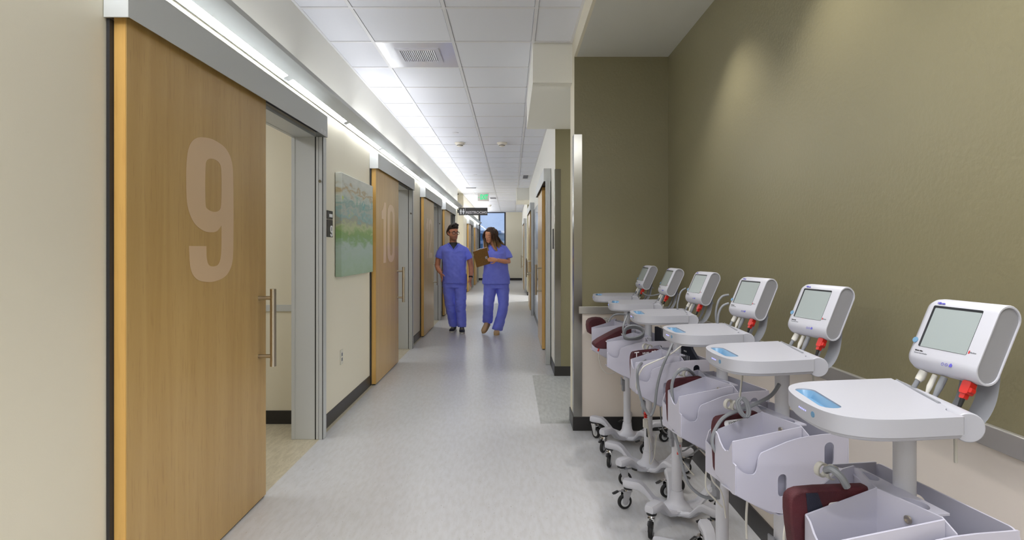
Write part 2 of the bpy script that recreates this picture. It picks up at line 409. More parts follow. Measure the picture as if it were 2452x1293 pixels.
def spline(pts, n=6, loop=False):
    P_ = [Vector(p) for p in pts]; out = []; m = len(P_)
    def g(i): return P_[i % m] if loop else P_[max(0, min(m - 1, i))]
    for i in range(m if loop else m - 1):
        a, b, c, d = g(i - 1), g(i), g(i + 1), g(i + 2)
        for k in range(n):
            t = k / n
            out.append(0.5 * ((2 * b) + (-a + c) * t + (2 * a - 5 * b + 4 * c - d) * t * t + (-a + 3 * b - 3 * c + d) * t ** 3))
    if not loop: out.append(P_[-1])
    return out
def evaluated(o):
    dg = bpy.context.evaluated_depsgraph_get(); dg.update()
    me = bpy.data.meshes.new_from_object(o.evaluated_get(dg)); return me
def drop(o):
    d = o.data; bpy.data.objects.remove(o)
def plate(polys, th):
    """2-D outlines (first outer, rest holes) in XY, filled, thickness th centred on z=0"""
    cu = bpy.data.curves.new('outline', 'CURVE'); cu.dimensions = '2D'; cu.fill_mode = 'BOTH'; cu.extrude = th / 2
    for pts in polys:
        s = cu.splines.new('POLY'); s.points.add(len(pts) - 1); s.use_cyclic_u = True
        for i, p in enumerate(pts): s.points[i].co = (p[0], p[1], 0, 1)
    o = bpy.data.objects.new('outline', cu); C.objects.link(o)
    me = evaluated(o); drop(o); bpy.data.curves.remove(cu); return me
def text_mesh(s, size, th=0.0008, off=0.0, align='CENTER', spacing=1.0):
    cu = bpy.data.curves.new('lettering', 'FONT'); cu.body = s; cu.size = size; cu.extrude = th / 2; cu.offset = off
    cu.align_x = align; cu.align_y = 'CENTER'; cu.resolution_u = 3; cu.space_character = spacing
    o = bpy.data.objects.new('lettering', cu); C.objects.link(o)
    me = evaluated(o); drop(o); bpy.data.curves.remove(cu); return me
def frame(o, x, y):
    """matrix with local X->x, Y->y, Z->x cross y, origin o"""
    x = Vector(x).normalized(); y = Vector(y).normalized(); z = x.cross(y)
    return Matrix(((x.x, y.x, z.x, o[0]), (x.y, y.y, z.y, o[1]), (x.z, y.z, z.z, o[2]), (0, 0, 0, 1)))

# ------------------------------------------------------------------ levels
CEIL, HEAD, WL, FL = 2.905, 2.128, -1.385, -1.5245
XR, NY = 1.159, 4.165

# ------------------------------------------------------------------ the doors (left: panel near, opening far; right: mirrored)
def digit(s):
    if s == '9':
        o = chaikin([(.05, .25), (.39, .25), (.39, .17), (.43, .115), (.54, .105), (.65, .115), (.715, .18), (.715, .40), (.62, .355), (.5, .345), (.33, .35), (.13, .40), (.02, .50), (0, .6),
             (0, .78), (.04, .9), (.18, .975), (.42, 1), (.58, 1), (.82, .975), (.96, .9), (1, .78), (1, .2), (.96, .1), (.82, .025), (.58, 0), (.42, 0), (.2, .02), (.07, .09)], 2, (0, 1, 7))
        h = chaikin([(.365, .53), (.365, .8), (.4, .85), (.54, .868), (.68, .85), (.715, .8), (.715, .56), (.68, .505), (.54, .488), (.4, .505)], 2)
        return [o, h], 0.62
    if s == '0':
        o = chaikin([(0, .22), (0, .78), (.04, .9), (.18, .975), (.42, 1), (.58, 1), (.82, .975), (.96, .9), (1, .78), (1, .22), (.96, .1), (.82, .025), (.58, 0), (.42, 0), (.18, .025), (.04, .1)], 2)
        h = chaikin([(.31, .2), (.31, .8), (.36, .87), (.5, .89), (.64, .87), (.69, .8), (.69, .2), (.64, .13), (.5, .11), (.36, .13)], 2)
        return [o, h], 0.6
    if s == '1':
        return [[(.42, 0), (.95, 0), (.95, 1), (.55, 1), (.45, .93), (.28, .87), (.05, .845), (.05, .72), (.42, .72)]], 0.36
    if s == '2':
        o = chaikin([(0, 0), (1, 0), (1, .13), (.42, .13), (.5, .25), (.75, .43), (.95, .6), (1, .76), (.95, .9), (.8, .975), (.55, 1), (.42, 1), (.18, .975), (.04, .9), (0, .78), (0, .68), (.31, .68), (.31, .8), (.36, .87), (.5, .89), (.64, .87), (.69, .8), (.66, .66), (.5, .5), (.2, .29), (.02, .13)], 2, (0, 1, 2, 3, 15, 16))
        return [o], 0.6
def door(idx, y0, side, number=None, label=''):
    """y0: where the header starts at the parked-panel end; side -1 the left wall, +1 the right wall"""
    if side < 0:
        X = lambda a: -a
        Y = lambda u: y0 + u
    else:
        X = lambda a: 0.465 - (1.385 - a)
        Y = lambda u: y0 - u
    root = E('door_%d' % idx, (X(1.33), Y(0.58), 0), kind='structure', label=label)
    inv = Matrix.Translation(-Vector(root.location))
    def put(name, mb, m=None, parent=None, bevel=0, **k):
        bmesh.ops.transform(mb.bm, matrix=inv, verts=mb.bm.verts)
        return B(name, mb, m, parent or root, bevel, **k)
    def bb(mb, a0, a1, u0, u1, z0, z1):
        xs = sorted((X(a0), X(a1))); ys = sorted((Y(u0), Y(u1))); mb.box(xs[0], xs[1], ys[0], ys[1], z0, z1); return mb
    # sliding panel: veneer face and maple edge
    p = MB().use(M['maple']); bb(p, 1.328, 1.331, .0325, 1.1385, .0125, 2.16)
    p.use(M['maple_edge']); bb(p, 1.331, 1.3705, .031, 1.14, .012, 2.16)
    panel = put('panel', p)
    put('bottom_seal', bb(MB(), 1.336, 1.366, .034, 1.137, .002, .0125), M['black'])
    put('rear_guide', bb(MB(), 1.372, 1.383, .012, .05, .004, HEAD), M['alu_dark'])
    # header box: front plate, end caps, top, dark track inside
    h = MB(); bb(h, 1.298, 1.302, 0, 2.072, HEAD, 2.276); bb(h, 1.298, 1.383, -.003, .002, HEAD - .002, 2.276); bb(h, 1.298, 1.383, 2.068, 2.074, HEAD - .002, 2.276); bb(h, 1.302, 1.383, .002, 2.068, 2.271, 2.276)
    put('header', h, M['alu'], bevel=.0015)
    put('track', bb(MB(), 1.306, 1.379, .004, 2.066, 2.164, 2.2), M['alu_dark'])
    # strike post and gaskets
    s = MB().use(M['alu']); bb(s, 1.325, 1.352, 2.050, 2.112, 0.001, HEAD); bb(s, 1.3555, 1.3725, 2.050, 2.112, 0.001, HEAD); bb(s, 1.3205, 1.325, 2.054, 2.115, .001, HEAD); bb(s, 1.352, 1.356, 2.056, 2.112, .001, HEAD)
    put('strike_post', s, bevel=.001)
    put('gasket', bb(MB(), 1.3725, 1.3795, 2.049, 2.062, .001, HEAD), M['black'])
    put('gasket', bb(MB(), 1.3245, 1.3275, 2.0485, 2.055, .001, HEAD), M['black'])
    lk = MB(); lk.lathe([(.0005, 0), (.010, 0), (.010, .004), (.0005, .004)], frame((X(1.343), Y(2.046), 1.815), (1, 0, 0), (0, 0, 1)) if side < 0 else frame((X(1.343), Y(2.046), 1.815), (-1, 0, 0), (0, 0, 1)), 14)
    put('lock_plate', lk, M['steel'])
    # opening lining
    j = MB(); bb(j, 1.3795, 1.5235, 2.052, 2.07, 0.001, HEAD + .004); bb(j, 1.52, 1.545, 2.049, 2.12, .001, HEAD + .03)
    put('jamb', j, M['alu'], bevel=.001)
    j = MB(); bb(j, 1.3795, 1.5235, 1.0, 1.018, 0.001, HEAD + .004); bb(j, 1.52, 1.545, .95, 1.021, .001, HEAD + .03)
    put('jamb', j, M['alu'], bevel=.001)
    j = MB(); bb(j, 1.3795, 1.5235, 1.018, 2.052, HEAD, HEAD + .02); bb(j, 1.52, 1.545, 1.0, 2.07, HEAD - .002, HEAD + .03)
    put('head_lining', j, M['alu'])
    # pull handle
    hb = MB(); xb, yb = X(1.252), Y(1.052)
    hb.tube([(xb, yb, .722), (xb, yb, 1.130)], .0155, 14)
    hd = put('handle', hb, M['handle'], bevel=.001)
    for z in (.776, 1.082):
        st = MB().tube([(X(1.329), yb, z), (X(1.255), yb, z)], .0105, 12); put('standoff', st, M['handle'], hd)
    if side > 0 or number is None: pass
    if number:
        wtot, gap = 0, .055; dg = [digit(c) for c in number]
        Ht = .633
        wtot = sum(d[1] * Ht for d in dg) + gap * (len(dg) - 1)
        yc = Y(.584) - wtot / 2
        for d, wr in dg:
            w_ = wr * Ht
            pl = plate([[(q[0] * w_, q[1] * Ht) for q in poly] for poly in d], .0006)
            mb = MB().add(pl, frame((X(1.3270), yc, 1.194), (0, 1, 0), (0, 0, 1))); put('door_number', mb, M['frost'], panel)
            yc += w_ + gap
    return root, put, bb
d1, put1, bb1 = door(1, 1.916, -1, '9', 'sliding maple door with a large frosted number 9')
door(2, 5.511, -1, '10', 'sliding maple door with a large frosted number 10')
door(3, 8.554, -1, '12', 'sliding maple door with a large frosted number 12')
door(4, 11.23, -1, None, 'sliding maple door behind the man, fourth along the left wall')
door(5, 17.55, -1, None, 'narrow-looking maple door beyond the side passage on the left')
door(6, 20.82, -1, None, 'last maple door on the left, beside the end window')
door(7, 8.63, 1, None, 'sliding maple door in the grey frame past the olive corner')
d8, _, _ = door(8, 13.45, 1, None, 'sliding door behind the second grey post on the right wall')
door(9, 19.35, 1, None, 'far sliding maple door on the right near the end wall')
tm = MB().add(text_mesh('101-200', .034, .0006, .0004), frame((-1.2976, 1.916 + 1.985, 2.150), (0, 1, 0), (0, 0, 1))); put1('lettering', tm, M['print_white'])

# ------------------------------------------------------------------ walls
def wall_with_openings(name, m, xa, xb, ya, yb, spans, base_x, group=None):
    """pieces of one wall, joined as one structure object with its openings left free"""
    mb = MB(); y = ya
    x0, x1 = sorted((xa, xb))
    for s0, s1 in spans:
        mb.box(x0, x1, y, s0, 0, CEIL + .05); mb.box(x0, x1, s0, s1, HEAD + .018, CEIL + .05); y = s1
    mb.box(x0, x1, y, yb, 0, CEIL + .05)
    return B(name, mb, m, kind='structure')
LD = [1.916, 5.511, 8.554, 11.23]
spansL = [(y + 1.0, y + 2.07) for y in LD]
wl = wall_with_openings('wall_left', M['cream'], WL, FL, -5.0, 14.55, spansL, WL)
spansL2 = [(y + 1.0, y + 2.07) for y in (17.55, 20.82)]
wl2 = wall_with_openings('wall_left', M['cream'], WL, FL, 16.36, 24.0, spansL2, WL)
struct('wall_left_upper', M['white_wall'], WL - .001, WL + .002, -5.0, 14.55, 2.44, CEIL, label='white band of wall between the light shelf and the ceiling')
wl['label'] = 'long cream wall on the left with the numbered sliding doors'; wl2['label'] = 'cream wall on the left beyond the side passage'
wr1 = wall_with_openings('wall_right', M['white_wall'], .465, .6045, 5.965, 14.5, [(8.63 - 2.07, 8.63 - 1.0), (13.45 - 2.07, 13.45 - 1.0)], .465)
wr2 = wall_with_openings('wall_right', M['white_wall'], .465, .6045, 16.25, 24.0, [(19.35 - 2.07, 19.35 - 1.0)], .465)
wr1['label'] = 'white corridor wall on the right past the olive corner'; wr2['label'] = 'white corridor wall on the far right'
# niche
struct('wall_niche_side', M['olive'], XR, XR + .14, -5.0, NY + .26, .914, CEIL, label='olive wall behind the row of monitor carts')
struct('wall_niche_side_lower', M['wainscot'], XR + .0005, XR + .14, -5.0, NY + .26, 0, .864, label='cream protected lower wall behind the carts')
struct('wall_niche_back', M['olive'], .467, XR + .14, NY, NY + .2595, .914, CEIL, label='olive end wall of the niche beside the corner guard')
struct('wall_niche_back_lower', M['wainscot'], .467, XR + .14, NY + .0005, NY + .2595, 0, .864, label='cream lower wall at the end of the niche')
struct('wall_niche_end', M['cream'], .465, .467, NY, NY + .26, 0, CEIL, label='narrow cream end face of the niche wall')
# joints of the protective sheet on the side wall
for i, y in enumerate((0.72, 1.95, 3.18)):
    struct('trim_%d' % (20 + i), M['soffit'], XR - .0012, XR + .001, y - .004, y + .004, .105, .862, label='vertical joint cover of the cream wall sheet')
def rail(name, x0, x1, y0, y1, label):
    struct(name, M['rail'], x0, x1, y0, y1, .862, .916, bevel=.003, label=label)
rail('trim_1', .50, XR + .01, NY - .012, NY + .01, 'stainless rail across the end wall of the niche')
rail('trim_2', XR - .012, XR + .01, -5.0, NY - .011, 'stainless rail along the olive side wall')
# olive walls that close the far side of the two passages
struct('wall_passage', M['olive'], .466, 4.2, 5.953, 6.1, 0, CEIL, label='olive wall facing across the near side passage')
struct('wall_passage', M['olive'], .466, 4.2, 16.24, 16.4, 0, CEIL, label='olive wall facing across the far side passage')
struct('wall_passage', M['cream'], .6, 4.2, 14.36, 14.5, 0, CEIL, label='cream near wall of the far side passage')
struct('wall_passage', M['cream'], XR + .13, 4.2, 4.28, 4.424, 0, CEIL, label='cream near wall of the near side passage')
for q in ((4.62, 4.66, .58, 2.52), (5.72, 5.76, .58, 2.52)): struct('fill_light_frame', M['frame_black'], 4.16, 4.2, q[0], q[1], q[2], q[3], label='black upright of the added frame around the passage fill light')
struct('fill_light_frame', M['frame_black'], 4.16, 4.2, 4.62, 5.76, 2.52, 2.56, label='black head of the added frame around the passage fill light'); struct('fill_light_frame', M['frame_black'], 4.16, 4.2, 4.62, 5.76, .54, .58, label='black sill of the added frame around the passage fill light')  # uprights, head and sill are added to surround the passage fill light
struct('wall_passage_end', M['cream'], 4.2, 4.34, 4.2, 6.2, 0, CEIL, label='cream end of the near side passage')
struct('wall_passage_end', M['cream'], 4.2, 4.34, 14.3, 16.5, 0, CEIL, label='cream end of the far side passage')
struct('wall_passage_left', M['cream'], -4.6, WL - .001, 16.35, 16.49, 0, CEIL, label='cream wall closing the left side passage')
struct('wall_passage_left', M['cream'], -4.6, FL, 14.41, 14.549, 0, CEIL, label='cream near wall of the left side passage')
struct('wall_passage_end', M['cream'], -4.74, -4.6, 14.3, 16.5, 0, CEIL, label='cream end of the left side passage')
# rooms behind the doors
struct('wall_room_back', M['cream'], -4.14, -4.0, -1, 14.4, 0, CEIL, label='back wall of the rooms on the left')
for i, y in enumerate((1.0, 4.324, 8.0, 10.9)):
    struct('wall_room_side', M['cream'], -4.0, FL - .022, y, y + .12, 0, 2.75, label='cream partition between two rooms on the left')
struct('wall_room_back', M['cream'], -3.0, -2.86, 16.5, 24, 0, CEIL, label='back wall of the far rooms on the left')
struct('wall_room_back', M['cream'], 2.4, 2.54, 6.1, 14.4, 0, CEIL, label='back wall of the near rooms on the right')
struct('wall_room_back', M['cream'], 2.4, 2.54, 16.4, 24, 0, CEIL, label='back wall of the far rooms on the right')
struct('ceiling_room', M['white_wall'], -4.1, FL - .001, -1, 14.41, 2.7, 2.75, label='white ceiling of the rooms on the left')
struct('trim_3', M['alu'], -3.9, FL - .03, 4.314, 4.324, .863, .912, label='grey chair rail inside room 9')
struct('baseboard_room', M['base'], -3.9, FL - .03, 4.316, 4.324, 0, .102, label='black base inside room 9')
# wall behind the camera
struct('wall_rear', M['cream'], -1.6, 1.3, -5.14, -5.0, 0, CEIL, label='cream wall behind the camera')
# end wall with the tall window
WX0, WX1, WZ0, WZ1 = -1.378, -.231, 1.33, CEIL
mb = MB(); mb.box(-3.0, WX0 - .001, 24, 24.2, 0, CEIL); mb.box(WX1 + .001, 2.5, 24, 24.2, 0, CEIL); mb.box(WX0 - .001, WX1 + .001, 24, 24.2, 0, WZ0)
B('wall_end', mb, M['cream'], kind='structure', label='pale end wall of the corridor around the tall window')
win = E('window_1', ((WX0 + WX1) / 2, 24.08, WZ0), kind='structure', label='tall window with black frame at the end of the corridor')
fx = -win.location.x; fz = -WZ0
def wf(x0, x1, z0, z1, nm='window_frame', m=None, y0=-.06, y1=.04): bx(nm, m or M['frame_black'], x0 + fx, x1 + fx, y0, y1, z0 + fz, z1 + fz, win)
wf(WX0, WX0 + .06, WZ0, WZ1); wf(WX1 - .06, WX1, WZ0, WZ1); wf(WX0 + .06, WX1 - .06, WZ1 - .035, WZ1); wf(WX0 + .06, WX1 - .06, WZ0, WZ0 + .035)
wf(WX0 + .06, WX1 - .06, WZ0 + .035, WZ1 - .035, 'pane', M['glass'], -.012, -.004)
wf(WX0, WX1, WZ0 - .02, WZ0 - .0005, 'window_sill', M['white_wall'], -.12, -.08)
# baseboards
def base(name, x0, x1, y0, y1, label): struct(name, M['base'], x0, x1, y0, y1, 0, .102, bevel=.002, label=label)
bl = WL + .009
base('baseboard_left', WL - .002, bl, -5.0, 1.93, 'black base before door 9')
for (y0, y1, t) in ((4.032, 5.52, 'black base between doors 9 and 10 under the painting'), (7.63, 8.56, 'black base between doors 10 and 12'), (10.67, 11.24, 'black base after door 12'), (13.35, 14.55, 'black base at the end of the left wall')):
    base('baseboard_left', WL - .002, bl, y0, y1, t)
base('baseboard_left', WL - .002, bl, 16.36, 17.56, 'black base after the left side passage')
base('baseboard_niche', .455, XR, NY - .009, NY + .002, 'black base along the end wall of the niche')
base('baseboard_niche', XR - .009, XR + .002, -5, NY - .009, 'black base along the olive side wall')
base('baseboard_right', .456, .4655, NY - .002, NY + .262, 'black base on the narrow end of the niche wall')
base('baseboard_right', .456, 4.2, 5.944, 5.954, 'black base under the olive passage wall')
base('baseboard_right', .456, .467, 5.954, 6.50, 'black base turning the olive corner')
base('baseboard_right', .456, .467, 8.66, 11.3, 'black base between the two right doors')
base('baseboard_right', .456, 4.2, 16.231, 16.241, 'black base under the far olive wall')
base('baseboard_right', .456, .467, 16.241, 17.2, 'black base turning the far olive corner')
base('baseboard_end', -1.385, .465, 23.99, 24.001, 'black base along the end wall')
# corner guards
def guard(name, y, zt, xf, lab):
    mb = MB(); mb.box(xf - .003, xf + .002, y - .003, y + .085, .104, zt); mb.box(xf - .003, xf + .058, y - .004, y + .001, .104, zt)
    B(name, mb, M['steel'], kind='structure', label=lab)
guard('trim_4', NY, 2.185, .465, 'stainless corner guard on the niche wall')
guard('trim_5', 5.953, 2.182, .465, 'stainless corner guard on the far olive corner')

# ------------------------------------------------------------------ floor
fl = B('floor', MB().box(-1.349, 2.6, -5.2, 24.2, -.1, 0), M['floor'], kind='structure', label='pale flecked sheet floor of the corridor')
struct('floor_rooms', M['floor_room'], -4.8, -1.349, -5.2, 24.2, -.1, 0, label='beige flecked floor of the rooms on the left')
bx('floor_inlay', M['floor_grey'], .225, 2.6, 4.331, 5.985, -.004, .0008, fl, label='grey inlaid floor panel at the side passage')
bx('floor_passage', M['floor_grey'], 2.6, 4.4, 4.2, 16.5, -.1, 0.0, fl)
bx('transition_strip', M['alu'], -1.349, .46, 16.15, 16.18, -.002, .002, fl)

# ------------------------------------------------------------------ ceiling: tiles, grid, drops
ce = B('ceiling', MB().box(-4.8, 4.4, -5.2, 24.2, CEIL + .045, CEIL + .1), M['white_wall'], kind='structure', label='suspended white tile ceiling over the corridor')
cols = [(WL, -1.041), (-1.041, -.438), (-.438, .165), (.165, .465)]
row0, pitch = 3.662, .603
tile_me = {}
def tile(ci, y0, y1, nm='ceiling_tile'):
    a, b = cols[ci]; k = (ci, round(y1 - y0, 3))
    if k not in tile_me:
        mb = MB(); w, d = (b - a) / 2 - .009, (y1 - y0) / 2 - .009
        mb.box(-w, w, -d, d, .004, .02); mb.box(-w + .006, w - .006, -d + .006, d - .006, -.003, .004)
        tile_me[k] = mb.mesh('ceiling_tile', M['tile'], False)
    o = link(nm, tile_me[k], ce); o.location = ((a + b) / 2, (y0 + y1) / 2, CEIL + .004)
VENT = (1, 1)
ROWS = range(-4, 34)
for r in ROWS:
    y0 = row0 + pitch * r; y1 = min(y0 + pitch, 24.0)
    for ci in range(4):
        if (ci, r) == VENT: continue
        if ci == 3 and (4.2 < y0 + .3 < 5.9 or 14.5 < y0 + .3 < 16.1): continue
        tile(ci, y0, y1)
mb = MB(); mb.box(WL, .465, -5, row0 - 4 * pitch, CEIL, CEIL + .02); B('ceiling_tile', mb, M['tile'], ce)
for x in (-1.041, -.438, .165):
    mb = MB(); mb.box(x - .012, x + .012, -5, 24, CEIL - .003, CEIL + .002); mb.box(x - .003, x + .003, -5, 24, CEIL, CEIL + .03); B('grid_runner', mb, M['grid'], ce)
for x0, x1, y0, y1 in ((WL, WL + .02, -5, 14.55), (.447, .4652, -5, 4.28), (.447, .4652, 5.93, 14.5)):
    bx('wall_angle', M['grid'], x0, x1, y0, y1, CEIL - .003, CEIL + .002, ce)
tee = MB().box(WL, .465, -.012, .012, CEIL - .003, CEIL + .002).mesh('cross_tee', M['grid'], False)
for r in ROWS:
    o = link('cross_tee', tee, ce); o.location = (0, row0 + pitch * r, 0.0004)
struct('ceiling_niche', M['soffit'], .485, XR + .14, -5, NY + .01, 2.758, 2.80, label='lower painted ceiling of the niche')
struct('trim_6', M['cream'], .465, .485, -5, NY + .01, 2.758, CEIL + .04, label='cream drop edge between tile ceiling and niche ceiling')
struct('ceiling_drop', M['white_wall'], .165, 4.2, 4.29, 5.952, 2.604, CEIL + .04, label='white boxed ceiling drop over the near side passage')
struct('ceiling_drop', M['white_wall'], .14, 4.2, 14.5, 16.1, 2.604, CEIL + .04, label='white boxed ceiling drop over the far side passage')

# ------------------------------------------------------------------ wall-hung light shelf with strips
def light_shelf(y0, y1, strips, label):
    root = E('light_shelf', (WL, y0, 2.36)); tag(root, label, 'light')
    prof = [(0.002, 2.364), (.006, 2.362), (.009, 2.376), (.036, 2.388), (.132, 2.426), (.134, 2.452), (.128, 2.455), (.002, 2.415)]
    mb = MB(); L_ = y1 - y0
    mb.loft([[Vector((x, 0, z - 2.36)) for x, z in prof], [Vector((x, L_, z - 2.36)) for x, z in prof]])
    B('housing', mb, M['alu'], root, smooth=False)
    me = None
    for s0, s1 in strips:
        mb = MB(); q = [(.0105, 2.3762), (.0355, 2.38735), (.0355, 2.3885), (.0105, 2.3775)]
        mb.loft([[Vector((x, s0 - y0, z - 2.36)) for x, z in q], [Vector((x, s1 - y0, z - 2.36)) for x, z in q]])
        B('strip_diffuser', mb, M['strip'], root, smooth=False)
    n = int(L_ / 1.22)
    for i in range(n):
        mb = MB(); mb.box(.050, .095, .06 + 1.22 * i, 1.16 + 1.22 * i, .082, .094); B('uplight_lens', mb, M['plastic'], root)
    return root
light_shelf(-.5, 14.55, [(2.27 + 1.22 * k, 2.27 + 1.22 * k + 1.14) for k in range(-2, 10)] , 'long grey wall-hung light shelf with white strips above the near doors')
light_shelf(16.36, 23.95, [(16.5 + 1.22 * k, 16.5 + 1.22 * k + 1.14) for k in range(6)], 'far grey light shelf with white strips beyond the side passage')

# troffer bodies, room lamps and niche cans belong to the lamps set at the top
def panel_lamp(x, y, z, w, d, label, nm='ceiling_light'):
    root = E(nm, (x, y, z)); tag(root, label, 'light')
    mb = MB()
    for q in ((-w/2 - .02, w/2 + .02, -d/2 - .02, -d/2), (-w/2 - .02, w/2 + .02, d/2, d/2 + .02), (-w/2 - .02, -w/2, -d/2, d/2), (w/2, w/2 + .02, -d/2, d/2)): mb.box(q[0], q[1], q[2], q[3], -.012, .004)
    B('frame', mb, M['grid'], root); bx('diffuser', M['tile'], -w/2, w/2, -d/2, d/2, .0, .012, root)
for i, y in enumerate((-0.6, -2.4, -4.2)): panel_lamp(-.45, y, 2.9, .9, 1.15, 'square ceiling panel light behind the camera, %s of three' % ('first', 'second', 'third')[i])
for i, y in enumerate((3.1, 6.6, 10.5)): panel_lamp(-2.7, y, 2.69, .6, 1.2, 'ceiling panel light hidden inside the %s room on the left' % ('first', 'second', 'third')[i])
panel_lamp(1.6, 5.2, 2.6, .6, .6, 'ceiling panel light in the near side passage'); panel_lamp(1.6, 15.3, 2.6, .6, .6, 'ceiling panel light in the far side passage')
panel_lamp(.78, .55, 2.752, .45, 1.15, 'ceiling panel light in the niche ceiling, out of frame'); panel_lamp(-2.6, 15.4, 2.89, .9, .6, 'ceiling panel light in the left side passage')  # the niche panel is the body of the added fill lamp
for i, (x, y) in enumerate(NICHE_CANS):
    mb = MB(); mb.lathe([(.075, -.004), (.085, -.004), (.085, .0), (.06, .0), (.05, .03), (.045, .03)], Matrix.Translation((0, 0, 0)), 24, False)
    o = B('downlight', mb, M['grid']); o.location = (x, y, 2.758); tag(o, 'recessed round downlight in the niche ceiling, %s from the end wall' % ('first', 'second', 'third', 'fourth')[i], 'light', 'niche downlights')

# ------------------------------------------------------------------ ceiling fittings
def exhaust():
    yc = row0 + pitch * 1.5; root = E('ceiling_vent', (-.7395, yc, CEIL)); tag(root, 'square white metal ceiling vent panel with a small slatted grille', 'vent')
    h = .292
    B('panel', MB().add(plate([rrect(2*h, 2*h, .004), rrect(.30, .285, .004, 4, 0, -.01)], .004)), M['vent_white'], root)
    mb = MB().add(plate([rrect(.345, .325, .006, 4, 0, -.01), rrect(.275, .262, .004, 4, 0, -.01)], .008), Matrix.Translation((0, 0, -.005))); B('grille_frame', mb, M['vent_white'], root)
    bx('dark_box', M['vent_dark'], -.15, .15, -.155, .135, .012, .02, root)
    sl = MB().box(-.0045, .0045, -.131, .131, -.006, .010).mesh('slat', M['vent_white'], False)
    for i in range(17):
        o = link('slat', sl, root); o.location = (-.128 + .016 * i, -.01, 0); o.rotation_euler = (0, R(25), 0)
exhaust()
def small_vent(x, y, w, d, label):
    root = E('ceiling_vent', (x, y, CEIL)); tag(root, label, 'vent')
    B('grille_frame', MB().add(plate([rrect(w, d, .01), rrect(w * .74, d * .8, .008)], .01), Matrix.Translation((0, 0, -.006))), M['grid'], root)
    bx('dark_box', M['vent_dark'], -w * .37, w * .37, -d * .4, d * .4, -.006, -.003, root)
    for i in range(7): bx('slat', M['mon_side'], -w * .37, w * .37, -d * .36 + i * d * .11, -d * .36 + i * d * .11 + .015, -.012, -.006, root)
small_vent(.31, 12.2, .14, .75, 'narrow ceiling vent beside the right corridor wall')
small_vent(-.55, 17.3, .24, .55, 'far ceiling vent beyond the exit sign')
def detector(x, y, label):
    root = E('smoke_detector', (x, y, CEIL)); tag(root, label, 'smoke detector', 'ceiling smoke detectors')
    B('mounting_plate', MB().lathe([(.001, 0), (.075, 0), (.078, -.01), (.07, -.018), (.001, -.018)], None, 24), M['detector'], root)
    B('sensor_head', MB().lathe([(.062, -.018), (.058, -.032), (.045, -.036), (.045, -.046), (.03, -.056), (.001, -.058)], None, 24), M['detector'], root)
    B('sensor_slot', MB().lathe([(.0455, -.036), (.0455, -.044), (.044, -.044), (.044, -.036)], None, 24, False), M['print_black'], root)
detector(-.757, 8.32, 'round ivory smoke detector nearer the left doors'); detector(-.135, 8.32, 'round ivory smoke detector nearer the middle of the ceiling'); detector(-.77, 20.1, 'far smoke detector below the exit sign line')
def sprinkler(x, y, label):
    o = B('sprinkler_cap', MB().lathe([(.001, -.008), (.036, -.008), (.04, -.003), (.04, 0), (.001, 0)], None, 20), M['grid']); o.location = (x, y, CEIL); tag(o, label, 'sprinkler')
sprinkler(-.748, 7.6, 'flat white sprinkler cover just before the left smoke detector'); sprinkler(-.757, 11.9, 'far flat white sprinkler cover in the ceiling')
root = E('slot_diffuser', (-1.02, 14.35, CEIL)); tag(root, 'short dark slot diffuser in the ceiling above the restroom sign', 'vent')
bx('slot_frame', M['grid'], -.14, .14, -.05, .05, -.012, 0, root); bx('dark_slot', M['print_black'], -.125, .125, -.036, .036, -.02, -.008, root)
root = E('exit_sign', (-.77, 15.6, CEIL)); tag(root, 'green illuminated exit sign hanging under the ceiling', 'sign')
bx('canopy', M['grid'], -.09, .09, -.03, .03, -.03, 0, root)
pn = bx('sign_panel', M['exit_panel'], -.155, .155, -.008, .008, -.245, -.03, root, .002)
for nm, x0 in (('E', -.075), ('X', -.015), ('I', .045), ('T', .092)): pass
B('lettering', MB().add(text_mesh('EXIT', .185, .002, .004, spacing=.98), frame((.022, -.0105, -.138), (1, 0, 0), (0, 0, 1)) @ Matrix.Diagonal((.58, 1, 1, 1))), M['exit_green'], pn)
B('arrow', MB().prism([(-.142, -.138), (-.118, -.122), (-.118, -.154)], 0, .002, frame((0, -.0095, 0), (1, 0, 0), (0, 0, 1))), M['exit_green'], pn)
root = E('restroom_sign', (-.985, 14.62, 2.31)); tag(root, 'dark hanging sign with figures and white word for restrooms', 'sign')
sp_ = bx('sign_panel', M['sign'], -.372, .372, -.012, .012, -.098, .098, root, .002)
bx('mounting_arm', M['alu_dark'], -.43, -.366, -.072, .004, -.04, .04, root)
B('lettering', MB().add(text_mesh('RESTROOMS', .096, .002, .0012), frame((.088, -.0135, -.03), (1, 0, 0), (0, 0, 1))), M['print_white'], sp_)
bx('divider_line', M['print_white'], -.203, -.199, -.0135, -.012, -.09, .09, sp_)
T = frame((0, -.0125, 0), (1, 0, 0), (0, 0, 1))
def picto(cx, fem):
    mb = MB(); circ = [(cx + .014 * math.cos(a * PI / 8), .052 + .014 * math.sin(a * PI / 8)) for a in range(16)]
    mb.prism(circ, 0, .002, T)
    if fem: poly = [(-.012, .034), (.012, .034), (.03, -.012), (.022, -.016), (.013, .006), (.022, -.03), (.009, -.03), (.009, -.07), (-.009, -.07), (-.009, -.03), (-.022, -.03), (-.013, .006), (-.022, -.016), (-.03, -.012)]
    else: poly = [(-.024, .034), (.024, .034), (.026, -.016), (.018, -.016), (.016, .01), (.014, -.07), (.002, -.07), (0, -.02), (-.002, -.07), (-.014, -.07), (-.016, .01), (-.018, -.016), (-.026, -.016)]
    mb.prism([(cx + p[0], p[1]) for p in poly], 0, .002, T); B('figure_symbol', mb, M['print_white'], sp_)
picto(-.318, False); picto(-.25, True)

